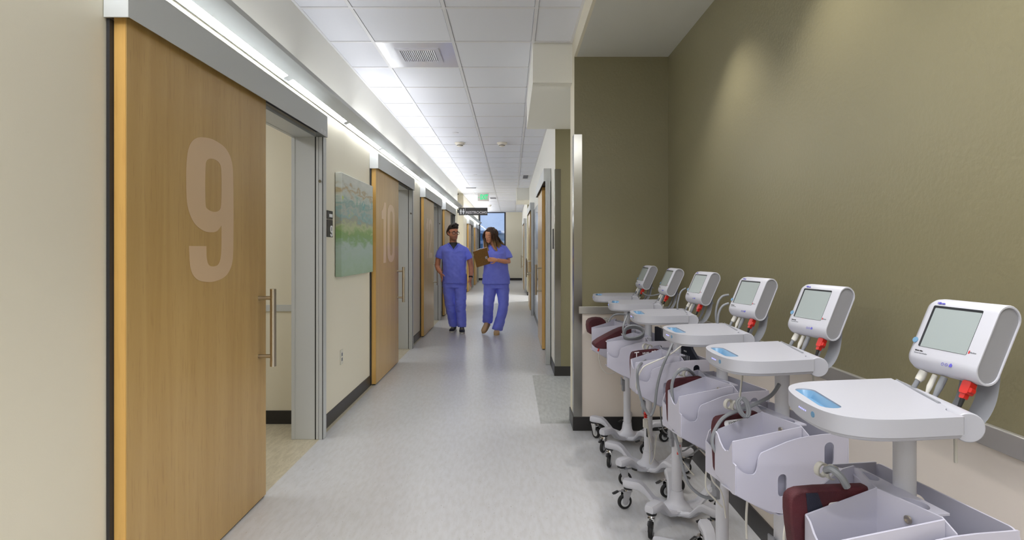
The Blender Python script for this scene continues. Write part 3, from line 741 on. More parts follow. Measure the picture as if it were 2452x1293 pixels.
# ------------------------------------------------------------------ wall things on the left
root = E('room_number_plaque', (WL, 4.297, 1.53)); tag(root, 'dark wall plaque with a white 9 beside the first doorway', 'sign')
bx('upper_plate', M['sign'], 0, .006, -.066, .066, .036, .1, root, .001); lo = bx('lower_plate', M['sign'], 0, .006, -.066, .066, -.1, .032, root, .001)
bx('name_label', M['print_white'], .006, .0068, -.02, .055, .052, .076, root)
d_, wr = digit('9'); B('lettering', MB().add(plate([[(q[0] * .056, q[1] * .085) for q in p] for p in d_], .003), frame((.0072, .0, -.096), (0, 1, 0), (0, 0, 1))), M['print_white'], lo)
root = E('canvas_painting', (WL, 4.93, 1.12)); tag(root, 'unframed abstract green landscape canvas on the wall between doors 9 and 10', 'painting')
B('canvas', MB().box(.004, .054, -.5, .5, 0, .823), M['painting'], root, .004)
root = E('wall_outlet', (WL, 4.6, .46)); tag(root, 'pale wall outlet low on the cream wall under the painting', 'outlet')
bx('cover_plate', M['outlet'], 0, .006, -.036, .036, -.06, .06, root, .002)
for z in (-.02, .02): bx('socket', M['print_grey'], .006, .008, -.015, .015, z - .013, z + .013, root, .002)
# ------------------------------------------------------------------ wall things on the right
root = E('wall_plaque', (.465, 6.2, 1.5)); tag(root, 'thin dark plaque on the white wall by the far olive corner', 'sign')
bx('plate', M['sign'], -.008, 0, -.06, .06, -.16, .06, root, .001)
root = E('gloss_wall_panel', (.465, 9.9, 0)); tag(root, 'tall glossy grey wall sheet between the two right doors', 'panel')
bx('sheet', M['panel_gloss'], -.006, 0, -1.2, 1.3, .105, 2.12, root, .001)
B('pull_handle', MB().tube([Vector(p) + Vector((.465, 11.30, .98)) - d8.location for p in spline([(-.075, -.05, -.12), (-.13, -.05, -.11), (-.14, -.05, -.09), (-.14, -.05, .09), (-.13, -.05, .11), (-.075, -.05, .12)], 4)], .011, 10), M['handle'], d8)

# ------------------------------------------------------------------ outside the window
struct('ground_outside', M['asphalt'], -60, 60, 30, 260, -3.2, -3.0, label='pale ground outside the end window')
bl_ = E('far_building', (-2, 72, -3)); tag(bl_, 'low teal glass building with white bands outside the window', 'building')
bx('glass_wall', M['far_teal'], -16, 16, 0, 12, 0, 6.3, bl_)
for z in (1.4, 3.7, 5.0, 6.3): bx('white_band', M['far_white'], -16.1, 16.1, -.25, 0, z, z + .38, bl_)
for x in (-11, -6.5, -1.6, 3.5, 8.5): bx('column', M['far_white'], x, x + .32, -.5, -.25, 0, 6.3, bl_)
hl = MB()
rings = []
for i in range(41):
    x = -80 + 4 * i; h = 5.4 + 1.6 * noise.noise(Vector((x * .05, 0, 3)))
    rings.append([Vector((x, 150, -3)), Vector((x, 152, h)), Vector((x, 175, h * .9)), Vector((x, 180, -3))])
hl.loft(rings); B('hill_outside', hl, M['far_green'], kind='structure', label='hazy green ridge beyond the building')

# ------------------------------------------------------------------ the row of monitor carts
def PX(px, py, y):
    return Vector(((px - VX) * y / F_PX, y, CAM_Z - (py - VY) * y / F_PX))
def torus(mb, c, rad, r, ax=(0, 0, 1), n=18, m=6, squash=1.0):
    q = Vector(ax).normalized().to_track_quat('Z', 'Y')
    mb.tube([Vector(c) + q @ Vector((rad * math.cos(2 * PI * i / n), rad * squash * math.sin(2 * PI * i / n), 0)) for i in range(n)], r, m, loop=True)
    return mb
def make_cart():
    root = E('vital_signs_monitor_cart')
    # star base
    mb = MB()
    for a in (36, 108, 180, 252, 324):
        T = Matrix.Rotation(R(a), 4, 'Z')
        sec = [(.0, .066, .040, .050), (.07, .066, .040, .040), (.110, .078, .050, .031), (.160, .132, .098, .026), (.186, .148, .110, .028), (.249, .150, .112, .030), (.268, .147, .114, .022)]
        rings = []
        for r, zt, zb, w in sec:
            rings.append([T @ Vector(p) for p in ((r, -w, zb + .008), (r, -w * .8, zb), (r, w * .8, zb), (r, w, zb + .008), (r, w, zt - .010), (r, w * .72, zt), (r, -w * .72, zt), (r, -w, zt - .010))])
        mb.loft(rings)
    mb.lathe([(.075, .042), (.072, .062), (.050, .075), (.036, .095), (.0285, .142), (.001, .142)], None, 24)
    B('base', mb, M['powder'], root)
    # casters
    fork = MB()
    fork.box(-.034, .016, -.0155, .0155, .088, .095)
    for s in (-1, 1):
        T = frame((0, s * .0148, 0), (1, 0, 0), (0, 0, 1))
        fork.prism([(-.036, .034), (-.028, .026), (-.014, .026), (-.008, .036), (.012, .09), (-.034, .09)], -.0012, .0012, T)
    fork.tube([(-.03, 0, .092), (-.055, 0, .094), (-.07, 0, .089)], [(.009, .002)] * 3, 8, flat=(0, 0, 1))
    fork.lathe([(.001, .095), (.019, .095), (.019, .101), (.001, .101)], None, 16)
    fork_me = fork.mesh('caster', M['chrome'])
    Ty = frame((-.021, 0, .0375), (0, 0, 1), (1, 0, 0))
    w = MB(); w.lathe([(.025, -.0095), (.034, -.0105), (.0375, -.006), (.0375, .006), (.034, .0105), (.025, .0095)], Ty, 26, False); w.lathe([(.025, .0085), (.025, -.0085)], Ty, 26); wheel_me = w.mesh('wheel', M['rubber'])
    h = MB(); h.lathe([(.001, -.0125), (.006, -.0125), (.007, -.010), (.024, -.009), (.0252, -.0075), (.0252, .0075), (.024, .009), (.007, .010), (.006, .0125), (.001, .0125)], Ty, 22); disc_me = h.mesh('wheel_disc', M['wheel'])
    c = MB(); c.lathe([(.001, .101), (.023, .101), (.024, .104), (.024, .113), (.001, .113)], None, 20); cap_me = c.mesh('swivel_cap', M['black'])
    l = MB(); l.tube([(-.058, 0, .0945), (-.078, 0, .087), (-.088, 0, .085)], [(.011, .004), (.012, .005), (.009, .004)], 8, flat=(0, 0, 1)); lev_me = l.mesh('brake_lever', M['black'])
    for k, a in enumerate((36, 108, 180, 252, 324)):
        ca = link('caster', fork_me, root); ca.location = (.244 * math.cos(R(a)), .244 * math.sin(R(a)), 0); ca.rotation_euler = (0, 0, R(a + 40 * k))
        for nm, me in (('wheel', wheel_me), ('wheel_disc', disc_me), ('swivel_cap', cap_me), ('brake_lever', lev_me)): link(nm, me, ca)
    # column
    po = B('pole', MB().lathe([(.001, .135), (.0245, .135), (.0245, .66), (.0212, .665), (.0212, .99), (.001, .99)], None, 24), M['powder'], root)
    ck = MB().prism([(.018, .36), (.036, .36), (.036, .40), (.042, .40), (.042, .455), (.036, .455), (.036, .44), (.018, .44)], -.015, .015, frame((0, 0, 0), (1, 0, 0), (0, 0, 1))); B('cord_hook', ck, M['grey_plastic'], po, .003)
    # storage bin: welded walls
    bn = MB()
    FZ = lambda n: frame((0, n, 0), (1, 0, 0), (0, 0, 1))
    NZ = lambda f: frame((f, 0, 0), (0, 1, 0), (0, 0, 1))
    near = chaikin([(.283, .678), (.283, .757), (.273, .744), (.247, .728), (.220, .728), (.213, .782), (.190, .789), (.085, .820), (-.075, .820), (-.075, .612), (.05, .604), (.158, .612), (.235, .648)], 2, (0, 1, 8, 9))
    bn.add(plate([near, rrect(.028, .062, .0135, 5, .14, .690), rrect(.032, .070, .0155, 5, -.012, .762)], .004), FZ(.174))
    def wall2(p, q, poly, th=.004):
        """plate standing on the line p-q (f, n); poly in (distance along, z)"""
        d = Vector((q[0] - p[0], q[1] - p[1], 0)); bn.add(plate([poly], th), frame((p[0], p[1], 0), d, (0, 0, 1))); return d.length
    FL_, FR_, IB_, DB_ = (.256, .037), (.279, .155), (.098, .037), (.062, .155)
    wall2(IB_, FL_, [(0, .60), (.07, .605), (.158, .682), (.158, .807), (0, .851)])
    wall2(DB_, FR_, [(0, .60), (.10, .605), (.218, .672), (.218, .815), (0, .840)])
    wall2(FL_, FR_, [(0, .682), (0, .807), (.018, .801), (.034, .786), (.055, .775), (.074, .772), (.083, .778), (.093, .778), (.120, .815), (.120, .672)])
    wall2(FR_, (.283, .174), [(0, .672), (0, .757), (.0194, .757), (.0194, .676)])
    wall2((.055, -.078), IB_, [(0, .60), (0, .846), (.02, .853), (.12, .851), (.12, .60)])
    wall2(IB_, (.050, .174), [(0, .60), (0, .851), (.118, .841), (.142, .820), (.142, .60)])
    wall2((.055, -.078), (.215, -.078), [(0, .60), (.09, .60), (.160, .64), (.160, .735), (.150, .765), (.03, .845), (0, .851)])
    wall2((.215, -.078), (.222, .037), [(0, .64), (0, .735), (.05, .722), (.114, .715), (.114, .64)])
    bn.add(plate([[(-.165, .60), (-.165, .815), (-.078, .84), (-.078, .60)]], .004), NZ(.050))
    bn.add(plate([[(-.075, .602), (-.075, .82), (.052, .82), (.052, .60)]], .004), FZ(-.165))
    bn.add(plate([rrect(.345, .222, .02, 5, .004, .709), rrect(.05, .036, .0175, 5, -.045, .775)], .004), NZ(-.075))
    T = Matrix.Translation((.030, 0, .832))
    def oval(cx, cy, a, b, n=20): return [(cx + a * math.cos(2 * PI * t / n), cy + b * math.sin(2 * PI * t / n)) for t in range(n)]
    bn.add(plate([[(.062, .02), (.046, .092), (.030, .125), (-.012, .125), (-.012, -.10), (.024, -.10), (.030, -.078)], oval(.020, .078, .022, .028), oval(.006, -.058, .016, .026)], .004), T)
    bn.prism([(-.075, .606), (.150, .606), (.235, .650), (.2795, .674), (.2795, .679), (.235, .655), (.150, .611), (-.075, .611)], -.174, -.10, FZ(0)); bn.prism([(-.075, .606), (.150, .606), (.255, .674), (.255, .679), (.150, .611), (-.075, .611)], -.10, -.037, FZ(0))
    bn.prism([(-.075, .606), (.15, .606), (.216, .638), (.216, .643), (.15, .611), (-.075, .611)], -.037, .078, FZ(0))
    bn.prism([(-.075, .598), (.05, .598), (.05, .603), (-.075, .603)], .078, .165, FZ(0))
    for f_, n_, a_, b_ in ((.050, .078, .0225, .0285), (.036, -.058, .0165, .0265)):
        bn.loft([[Vector((f_ + q * a_ * math.cos(2 * PI * i / 16), n_ + q * b_ * math.sin(2 * PI * i / 16), z)) for i in range(16)] for q, z in ((1, .832), (.9, .76), (.01, .76))], False)
    bin_o = B('storage_bin', bn, M['bin'], root, .0016, 2)
    sc = MB()
    for f_, n in ((.0835, .10), (.078, -.035)): sc.lathe([(.0005, 0), (.008, 0), (.008, .004), (.0055, .0045), (.0005, .002)], frame((f_, n, .815), (0, 1, 0), (0, 0, 1)), 14)
    B('screw', sc, M['handle'], bin_o)
    rg = MB()
    for k in range(2):
        rg.lathe([(.0150, -.007), (.0165, -.006), (.0165, .006), (.0150, .007), (.0118, .006), (.0118, -.006), (.0150, -.007)], frame((.128 - .020 * k, -.088 + .006 * k, .842 - .005 * k), (1, .15, 0), (0, 0, 1)), 20, False)
    B('cable_ring', rg, M['cord'], bin_o)
    # work surface
    out = chaikin([(.012, .15), (.165, .15), (.222, .130), (.250, .092), (.246, .02), (.225, -.06), (.192, -.117), (.14, -.146), (.08, -.152), (-.105, -.152), (-.030, .050), (-.012, .092), (.012, .104)], 2, (0, 9, 10))
    rec_c, rec_a = Vector((.194, -.014)), math.atan2(.149, .040)
    def rec(w, h, r):
        return [(rec_c.x + p[0] * math.cos(rec_a) - p[1] * math.sin(rec_a), rec_c.y + p[0] * math.sin(rec_a) + p[1] * math.cos(rec_a)) for p in rrect(w, h, r)]
    ws = MB(); ws.add(plate([out, rec(.160, .042, .020)], .034), Matrix.Translation((0, 0, 1.009)))
    cen = Vector((.06, 0)); low = [tuple(cen + (Vector(p) - cen) * s) for s, p in [(.965, p) for p in out]]
    ws.loft([[Vector((p[0], p[1], .9935)) for p in [tuple(cen + (Vector(q) - cen) * .985) for q in out]], [Vector((p[0], p[1], .983)) for p in low]])
    wso = B('work_surface', ws, M['plastic'], root, .0035, 3)
    rc = MB(); o_, i_ = rec(.162, .044, .021), rec(.142, .026, .012)
    rc.loft([[Vector((p[0], p[1], 1.0245)) for p in o_], [Vector((p[0], p[1], 1.0185)) for p in rec(.153, .036, .017)], [Vector((p[0], p[1], 1.0085)) for p in i_]], False); rc.prism(i_, 1.0075, 1.0085)
    B('blue_recess', rc, M['blue'], wso)
    def front_f(n):
        best = 0
        for q in range(len(out)):
            a, b = out[q], out[(q + 1) % len(out)]
            if (a[1] - n) * (b[1] - n) <= 0 and a[1] != b[1]: best = max(best, a[0] + (b[0] - a[0]) * (n - a[1]) / (b[1] - a[1]))
        return best
    pf = lambda n: Vector((front_f(n), n, 1.010)); nrm = Vector((1, 0, 0)); p0 = pf(.012)
    tang = (pf(.03) - pf(-.012)).normalized(); nrm = Vector((tang.y, -tang.x, 0))
    led = MB()
    for k in range(5): led.lathe([(.0003, 0), (.0019, 0), (.0014, .001), (.0003, .0012)], frame(pf(-.008 + .0068 * k) - nrm * .0002, tang, (0, 0, 1)), 8)
    B('indicator_lights', led, M['led'], wso)
    B('power_button', MB().lathe([(.0003, 0), (.006, 0), (.006, .0012), (.0003, .0012)], frame(pf(.046) - nrm * .0004, (pf(.05) - pf(.042)).normalized(), (0, 0, 1)), 16), M['blue'], wso)
    hc = MB().tube([(-.014, .134, .999), (-.098, -.13, .999)], .0285, 24); B('hinge_cylinder', hc, M['plastic'], root, .002)
    gr = MB().tube([(-.022, .062, 1.0265), (-.100, -.13, 1.0265)], .003, 6); B('edge_groove', gr, M['grey_plastic'], wso)
    # arm
    ar = MB()
    for n, wd in ((.050, .023), (-.004, .010)):
        ar.tube(spline([(-.03, n, .985), (-.075, n, .972), (-.115, n, .985), (-.140, n, 1.02), (-.150, n, 1.06), (-.155, n, 1.11)], 4), [(wd, .0035)] * 21, 8, flat=(0, 0, 1))
    B('support_arm', ar, M['grey_plastic'], root)
    # monitor head
    t = R(25); TM = frame((-.134, .0, 1.144), (0, 1, 0), (-math.sin(t), 0, math.cos(t)))
    W_, t_, H_ = .172, .058, .174
    def stad(s, x, k=1.0):
        r = t_ / 2 * s; hh = H_ / 2 * k - r * 1.0
        pts = []
        for q in range(13):
            a = PI * q / 12; pts.append(Vector((x, hh + r * math.sin(a), r * math.cos(a))))
        for q in range(13):
            a = PI + PI * q / 12; pts.append(Vector((x, -hh + r * math.sin(a), r * math.cos(a))))
        return [TM @ p for p in pts]
    mo = MB(); mo.loft([stad(.55, -W_ / 2, .80), stad(.80, -W_ / 2 + .004, .91), stad(.95, -W_ / 2 + .014, .975), stad(1.0, -W_ / 2 + .028), stad(1.0, W_ / 2 - .002), stad(.96, W_ / 2, .985), stad(.88, W_ / 2, .94), stad(.86, W_ / 2 - .004, .935)])
    mon = B('monitor', mo, M['monitor_white'], root)
    B('side_shell', MB().loft([stad(.865, W_ / 2 - .0045, .937), stad(.865, W_ / 2 - .003, .937)]), M['mon_side'], mon)
    zf = t_ / 2
    sx, sy = -.003, .011
    B('screen_edge', MB().add(plate([rrect(.116, .100, .003, 3, sx, sy), rrect(.1105, .0945, .002, 3, sx + .0026, sy - .0026)], .0016), TM @ Matrix.Translation((0, 0, zf))), M['bezel'], mon)
    B('screen', MB().add(plate([rrect(.113, .097, .002, 3, sx + .001, sy - .001)], .001), TM @ Matrix.Translation((0, 0, zf))), M['screen'], mon)
    def label(s, size, x, y, m, off=.0002, nm='lettering', al='LEFT'):
        B(nm, MB().add(text_mesh(s, size, .0004, off, al), TM @ Matrix.Translation((x, y, zf + .0003))), m, mon)
    label('Hillrom', .0060, -.055, .0675, M['print_violet'], .0003, 'logo')
    label('Welch Allyn', .0040, -.064, -.0495, M['print_black'])
    label('Connex Spot Monitor', .0037, -.064, -.0548, M['print_grey'], .0001)
    label('Masimo', .0044, .0605, -.032, M['print_grey'], .0002, 'logo')
    B('logo_mark', MB().prism([(.0575, -.035), (.060, -.035), (.060, -.028), (.0575, -.029)], 0, .0005, TM @ Matrix.Translation((0, 0, zf))), M['red'], mon)
    pb = MB().lathe([(.0005, -.001), (.0068, -.001), (.0065, .0003), (.0005, .0003)], TM @ Matrix.Translation((-.0745, -.026, zf)), 18); B('power_button', pb, M['blue'], mon)
    ic = MB()
    for k, x in enumerate((.012, .021)): torus(ic, TM @ Vector((x, -.068, zf - .0006)), .003, .0005, TM.to_3x3() @ Vector((0, 0, 1)), 12, 4)
    ic.prism([(.028, -.071), (.034, -.071), (.034, -.066), (.031, -.063), (.028, -.066)], -.0008, .0003, TM @ Matrix.Translation((0, 0, zf)))
    B('port_symbols', ic, M['print_violet'], mon)
    # plugs below the monitor
    def plug(x, m, pts, rad, nm='plug'):
        B(nm, MB().tube([TM @ Vector((x + a, b, c)) for a, b, c in pts], rad, 10), m, mon)
    plug(-.052, M['cord'], [(0, -.088, .0), (0, -.105, .002), (-.001, -.112, .004)], [.0085, .009, .007], 'hose_fitting')
    plug(-.053, M['hose'], [(0, -.11, .004), (-.004, -.135, .004), (-.010, -.165, -.006)], .0052, 'hose')
    plug(-.022, M['cord'], [(0, -.09, .0), (0, -.118, .002), (-.002, -.135, .0)], [.0055, .006, .003])
    plug(-.022, M['cord'], [(-.002, -.13, .0), (-.004, -.16, -.004)], .0028, 'cord')
    plug(.0, M['hose'], [(0, -.09, .0), (0, -.115, .002), (-.004, -.14, .0)], [.007, .007, .004])
    for k in range(3): plug(.0, M['hose'], [(-.004, -.135, .0), (-.008 + .007 * k, -.17, -.004 - .003 * k)], .0022, 'cord')
    rc_ = MB(); rc_.add(plate([rrect(.019, .027, .004, 3, .060, -.100)], .016), TM @ Matrix.Translation((0, 0, .002))); rc_.add(plate([rrect(.011, .014, .003, 3, .0585, -.117)], .011), TM @ Matrix.Translation((0, 0, .002)))
    rc_.add(plate([rrect(.008, .010, .003, 3, .072, -.104)], .010), TM @ Matrix.Translation((0, 0, .004)))
    rcn = B('red_connector', rc_, M['red'], mon, .002)
    B('connector_label', MB().add(plate([rrect(.009, .009, .001, 2, .056, -.104)], .001), TM @ Matrix.Translation((0, 0, .0134))), M['print_white'], rcn) if False else None
    plug(.058, M['black'], [(0, -.122, .002), (-.002, -.142, .0)], [.0048, .0036], 'strain_relief')
    plug(.056, M['cord'], [(0, -.140, .0), (-.002, -.175, -.004), (.004, -.215, -.02), (.01, -.25, -.03)], .0032, 'cord')
    pg = MB().tube([TM @ Vector((.05, -.045, -.034)), TM @ Vector((.05, -.052, -.064))], .0035, 8); B('mount_pin', pg, M['grey_plastic'], mon)
    return root
PLACES = [((.80, 3.895), 5, 'white monitor cart at the end wall of the niche, farthest of the six'),
          ((.815, 3.355), 3, 'second white monitor cart from the end wall, beside the coiled grey hose'),
          ((.825, 2.81), 10, 'third monitor cart from the end wall, grey hose looped before its bin'),
          ((.832, 2.225), 14, 'fourth monitor cart from the end wall, two hoses arching beside its screen'),
          ((.842, 1.753), 13, 'fifth monitor cart from the end wall, its bin and screen fully in view'),
          ((.840, 1.205), 8, 'nearest white monitor cart, cut off at the lower corner of the row')]
random.seed(11)
proto = make_cart(); carts = []
for i, ((x, y), a, lab) in enumerate(PLACES):
    o = proto if i == 0 else copy_tree(proto)
    o.location = (x, y, 0); o.rotation_euler = (0, 0, PI + R(a))
    tag(o, lab, 'medical cart', 'vital signs monitor carts along the olive wall')
    k = 0
    for ch in o.children:
        if ch.name.split('.')[0] == 'caster':
            ch.rotation_euler = (0, 0, random.uniform(0, 2 * PI)); k += 1
    carts.append(o)
# caster headings that the photograph shows
def heads(ci, hs):
    cs = [c for c in carts[ci].children if c.name.split('.')[0] == 'caster']
    for c, h in zip(cs, hs):
        if h is not None: c.rotation_euler = (0, 0, R(h) - carts[ci].rotation_euler.z)
# heading = world direction of the fork's forward side (wheel trails behind)
heads(0, [60, 0, 200, 30, 120]); heads(1, [180, 150, 10, 60, 70]); heads(2, [70, 0, 30, 20, 15]); heads(3, [30, 200, 200, 30, 200]); heads(4, [30, 10, 200, 30, 30])
def cable(ci, pts, r, m='hose', nm='hose', seg=6):
    root = carts[ci]; inv = (Matrix.Translation(root.location) @ Matrix.Rotation(root.rotation_euler.z, 4, 'Z')).inverted()
    P_ = [inv @ (PX(*p) if len(p) == 3 and abs(p[0]) > 20 else Vector(p)) for p in pts]
    return B(nm, MB().tube(spline(P_, seg), r, 8), M[m], root)
def flat(l, y): return [(a, b, y) for a, b in l]
# third cart: hanging loop and white lead
cable(2, [(1630, 775, 2.78), (1622, 795, 2.62)] + flat([(1600, 846), (1583, 888), (1573, 930), (1568, 970), (1559, 994), (1548, 986), (1535, 955), (1527, 915), (1528, 880)], 2.52) + [(1545, 862, 2.72)], .0062)
cable(2, [(1665, 800, 2.82), (1634, 826, 2.62)] + flat([(1602, 850), (1562, 868), (1540, 880), (1527, 905), (1524, 928)], 2.53) + [(1535, 940, 2.6)], .003, 'cord', 'cord')
cable(2, flat([(1642, 690), (1631, 698), (1625, 716), (1622, 738), (1630, 752)], 2.93), .0045)
cable(2, flat([(1612, 1010), (1618, 1060), (1632, 1080), (1655, 1068), (1690, 1045), (1706, 1040)], 2.84), .004)
cable(2, flat([(1640, 1095), (1665, 1082), (1692, 1052), (1678, 1040), (1668, 1062), (1690, 1085)], 2.75), .0042)
cable(2, flat([(1622, 1078), (1632, 1100), (1650, 1125), (1662, 1138)], 2.68), .003, 'cord', 'cord')
# fourth cart
cable(3, [(1668, 905, 2.28)] + flat([(1645, 884), (1620, 894), (1609, 922), (1611, 962), (1609, 991), (1614, 1033), (1625, 1072), (1634, 1118), (1648, 1157), (1668, 1179), (1690, 1191), (1716, 1193)], 2.1), .0058)
cable(3, flat([(1745, 706), (1729, 710), (1719, 725), (1714, 750), (1716, 772)], 2.40), .0048)
cable(3, flat([(1745, 726), (1730, 733), (1721, 750), (1718, 774)], 2.38), .0048)
cable(3, flat([(1706, 1062), (1696, 1100), (1690, 1140), (1692, 1172), (1712, 1196), (1730, 1215)], 2.02), .003, 'cord', 'cord')
cable(3, flat([(1712, 1068), (1700, 1110), (1706, 1150), (1728, 1180), (1738, 1240)], 2.03), .003, 'cord', 'cord')
cable(3, [(1738, 845, 2.25), (1720, 905, 2.05)], .0028, 'cord', 'cord') if False else None
# fifth cart
cable(4, [(1866, 920, 1.72), (1845, 948, 1.70)] + flat([(1800, 971), (1765, 984), (1738, 996), (1722, 1012), (1708, 1040), (1706, 1064), (1716, 1085)], 1.66), .0056)
for q in range(2): cable(4, flat([(1772 + 5 * q, 952), (1764 + 5 * q, 962), (1770 + 5 * q, 985), (1784 + 5 * q, 998), (1790 + 5 * q, 985), (1784 + 5 * q, 962), (1774 + 5 * q, 952)], 1.63), .0046)
cable(4, [(1778, 890, 1.90), (1774, 930, 1.9), (1768, 975, 1.88)], .0032, 'cord', 'cord')
cable(4, [(1790, 1190, 1.75), (1787, 1240, 1.74), (1788, 1290, 1.73)], .0036, 'cord', 'cord')
# sixth cart
cable(5, [(1978, 1126, 1.16), (1992, 1124, 1.14), (2012, 1140, 1.13), (2028, 1166, 1.13)], .0075)
cable(5, [(1895, 1235, 1.25), (1884, 1250, 1.22), (1878, 1290, 1.2), (1882, 1330, 1.2)], .0036, 'cord', 'cord')
# second cart: coil on the cuff, lead with red tip on the pole
for q in range(3): cable(1, flat([(1492 + 2 * q, 795 + 3 * q), (1500, 783 + 3 * q), (1518, 779 + 3 * q), (1536, 785 + 3 * q), (1541, 796 + 3 * q), (1530, 805 + 3 * q), (1508, 809 + 2 * q), (1495, 804 + 3 * q), (1492 + 2 * q, 795 + 3 * q)], 3.17 + .01 * q), .0055)
cable(1, [(1515, 738, 3.3), (1503, 752, 3.22), (1493, 778, 3.17), (1492, 792, 3.17)], .006)
cable(1, flat([(1581, 965), (1583, 1005), (1590, 1032), (1604, 1036), (1622, 1015), (1640, 985)], 3.35), .004)
cable(1, flat([(1559, 1060), (1549, 1010), (1556, 1075), (1556, 1110), (1566, 1095), (1572, 1040)], 3.26), .0026, 'cord', 'cord')
cable(1, flat([(1582, 780), (1590, 797), (1600, 800), (1600, 795), (1570, 800), (1575, 790), (1590, 792), (1602, 805)], 3.4), .003, 'cord', 'cord')
# first cart: thin white lead with red tip
cable(0, flat([(1434, 842), (1434, 860), (1440, 880), (1454, 894), (1470, 893), (1486, 886)], 3.66), .0022, 'cord', 'cord')
cable(0, flat([(1474, 860), (1468, 872), (1476, 884), (1490, 884)], 3.68), .0022, 'cord', 'cord')
cable(0, flat([(1432, 841), (1436, 830), (1438, 826)], 3.66), .0055, 'red', 'lead_tip')
cable(0, flat([(1458, 770), (1466, 757), (1480, 752), (1498, 753)], 3.78), .006)
cable(0, flat([(1538, 700), (1545, 706), (1560, 708), (1580, 704)], 3.8), .005)
cable(1, flat([(1546, 1000), (1545, 985)], 3.25), [.012, .006] * 3 + [.006], 'red', 'lead_tip', 6)
def pole_plug(ci, x0, x1, y0, y1, Y, m):
    a, b = PX(x0, y1, Y), PX(x1, y0, Y); root = carts[ci]
    inv = (Matrix.Translation(root.location) @ Matrix.Rotation(root.rotation_euler.z, 4, 'Z')).inverted()
    B('lead_plug', MB().box(a.x, b.x, Y - .01, Y + .01, a.z, b.z, inv), M[m], root, .003)
pole_plug(1, 1540, 1551, 1003, 1024, 3.27, 'cord'); pole_plug(1, 1548, 1553, 1027, 1046, 3.27, 'print_black')
cable(2, flat([(1624, 1088), (1625, 1078), (1626, 1066)], 2.72), .007, 'red', 'lead_tip')
pole_plug(2, 1622, 1633, 1035, 1058, 2.76, 'cord')

# ------------------------------------------------------------------ cuffs lying in the bins
def to_cart(ci):
    r = carts[ci]; return r.location.copy(), r.rotation_euler.z
def cuff(ci, label, m='maroon', poly=None, n0=.002, n1=.031, tip=(0, 0, 0)):
    loc, rz = to_cart(ci)
    root = E('blood_pressure_cuff', loc, rz); tag(root, label, 'cuff')
    poly = poly or [(.105, .846), (.12, .849), (.232, .842), (.247, .832), (.252, .80), (.247, .72), (.244, .675), (.232, .675), (.228, .75), (.12, .75), (.105, .76)]
    base_ = poly[0]
    mb = MB(); P_ = chaikin(poly, 1, (0,))
    T = frame((0, 0, 0), (1, 0, 0), (0, 0, 1))
    rings = []
    for k, (n, s) in enumerate(((n0, .97), (n0 + .006, 1.0), ((n0 + n1) / 2, 1.004), (n1 - .006, 1.0), (n1, .97))):
        c = sum((Vector(p) for p in P_), Vector((0, 0))) / len(P_)
        rings.append([Vector((c.x + (p[0] - c.x) * s, n, c.y + (p[1] - c.y) * s)) for p in P_])
    mb.loft(rings); B('cuff_body', mb, M[m], root, .003)
    return root
def cuff_text(root, s, size, f, z, n, rot=0, m='print_white', up=True, bgm=None, bw=0, bh=0):
    if up: T = frame((f, n, z), (-1, 0, 0), (0, 0, 1))
    else: T = frame((f, n, z), (1, 0, 0), (0, 0, -1))
    T = T @ Matrix.Rotation(R(rot), 4, 'Z')
    par = root
    if bgm: par = B('cuff_label', MB().add(plate([rrect(bw, bh, bh * .4)], .0006), T), M[bgm], root)
    B('lettering', MB().add(text_mesh(s, size, .0006, .0002), T @ Matrix.Translation((0, 0, .0005))), M[m], par)
def cuff_line(root, f0, z0, f1, z1, n, w=.0022):
    a, b = Vector((f0, n, z0)), Vector((f1, n, z1)); B('printed_line', MB().tube([a, b], [(w, .0004)] * 2, 4, flat=(0, 1, 0)), M['print_white'], root)
c6 = cuff(5, 'maroon folded cuff hanging over the front of the nearest bin', poly=[(.108, .850), (.255, .854), (.282, .846), (.288, .825), (.281, .76), (.262, .665), (.240, .665), (.234, .75), (.12, .75), (.108, .76)])
cuff_text(c6, 'REUSE-12', .012, .165, .818, .0318, 3, 'print_black', False, 'print_white', .075, .017)
B('hook_patch', MB().add(plate([[(.226, .846), (.252, .847), (.246, .79), (.226, .778), (.210, .806)]], .0006), frame((0, .0316, 0), (1, 0, 0), (0, 0, 1))), M['navy'], c6)
c5 = cuff(4, 'maroon cuff under the grey coiled hose in the fifth bin')
cuff_text(c5, 'REUSE-11', .012, .186, .824, .0318, 3, 'print_black', False, 'print_white', .075, .017)
c4 = cuff(3, 'plain maroon cuff with one grey hose over it, in the fourth bin')
c3 = cuff(2, 'maroon cuff printed with a white T line and arrow, in the third bin')
cuff_line(c3, .225, .836, .225, .77, .0316); cuff_line(c3, .236, .836, .212, .838, .0316)
cuff_text(c3, 'REUSE', .012, .178, .832, .0316, 3); B('printed_arrow', MB().prism([(-.012, -.006), (.004, -.006), (.004, -.011), (.016, 0), (.004, .011), (.004, .006), (-.012, .006)], 0, .0006, frame((.135, .0314, .836), (-1, 0, .05), (.05, 0, 1))), M['print_white'], c3)
cuff_text(c3, 'ADULT', .011, .182, .812, .0316, 3)
c2 = cuff(1, 'maroon cuff lying under a coil of grey hose in the second bin', poly=[(.108, .872), (.15, .876), (.22, .846), (.325, .790), (.330, .765), (.30, .752), (.20, .752), (.13, .76), (.108, .80)], n0=-.06, n1=.031)
cuff_line(c2, .262, .800, .236, .778, .0312, .003); cuff_line(c2, .170, .842, .140, .818, .0312, .003)
c1 = cuff(0, 'maroon cuff bulging from the bin of the farthest cart', poly=[(.14, .80), (.16, .862), (.22, .868), (.272, .852), (.278, .80), (.262, .748), (.15, .748)], n0=-.07, n1=.02)
def navy_cuff(ci, label, poly):
    c = cuff(ci, label, 'navy', poly, -.0, .012)
    return c
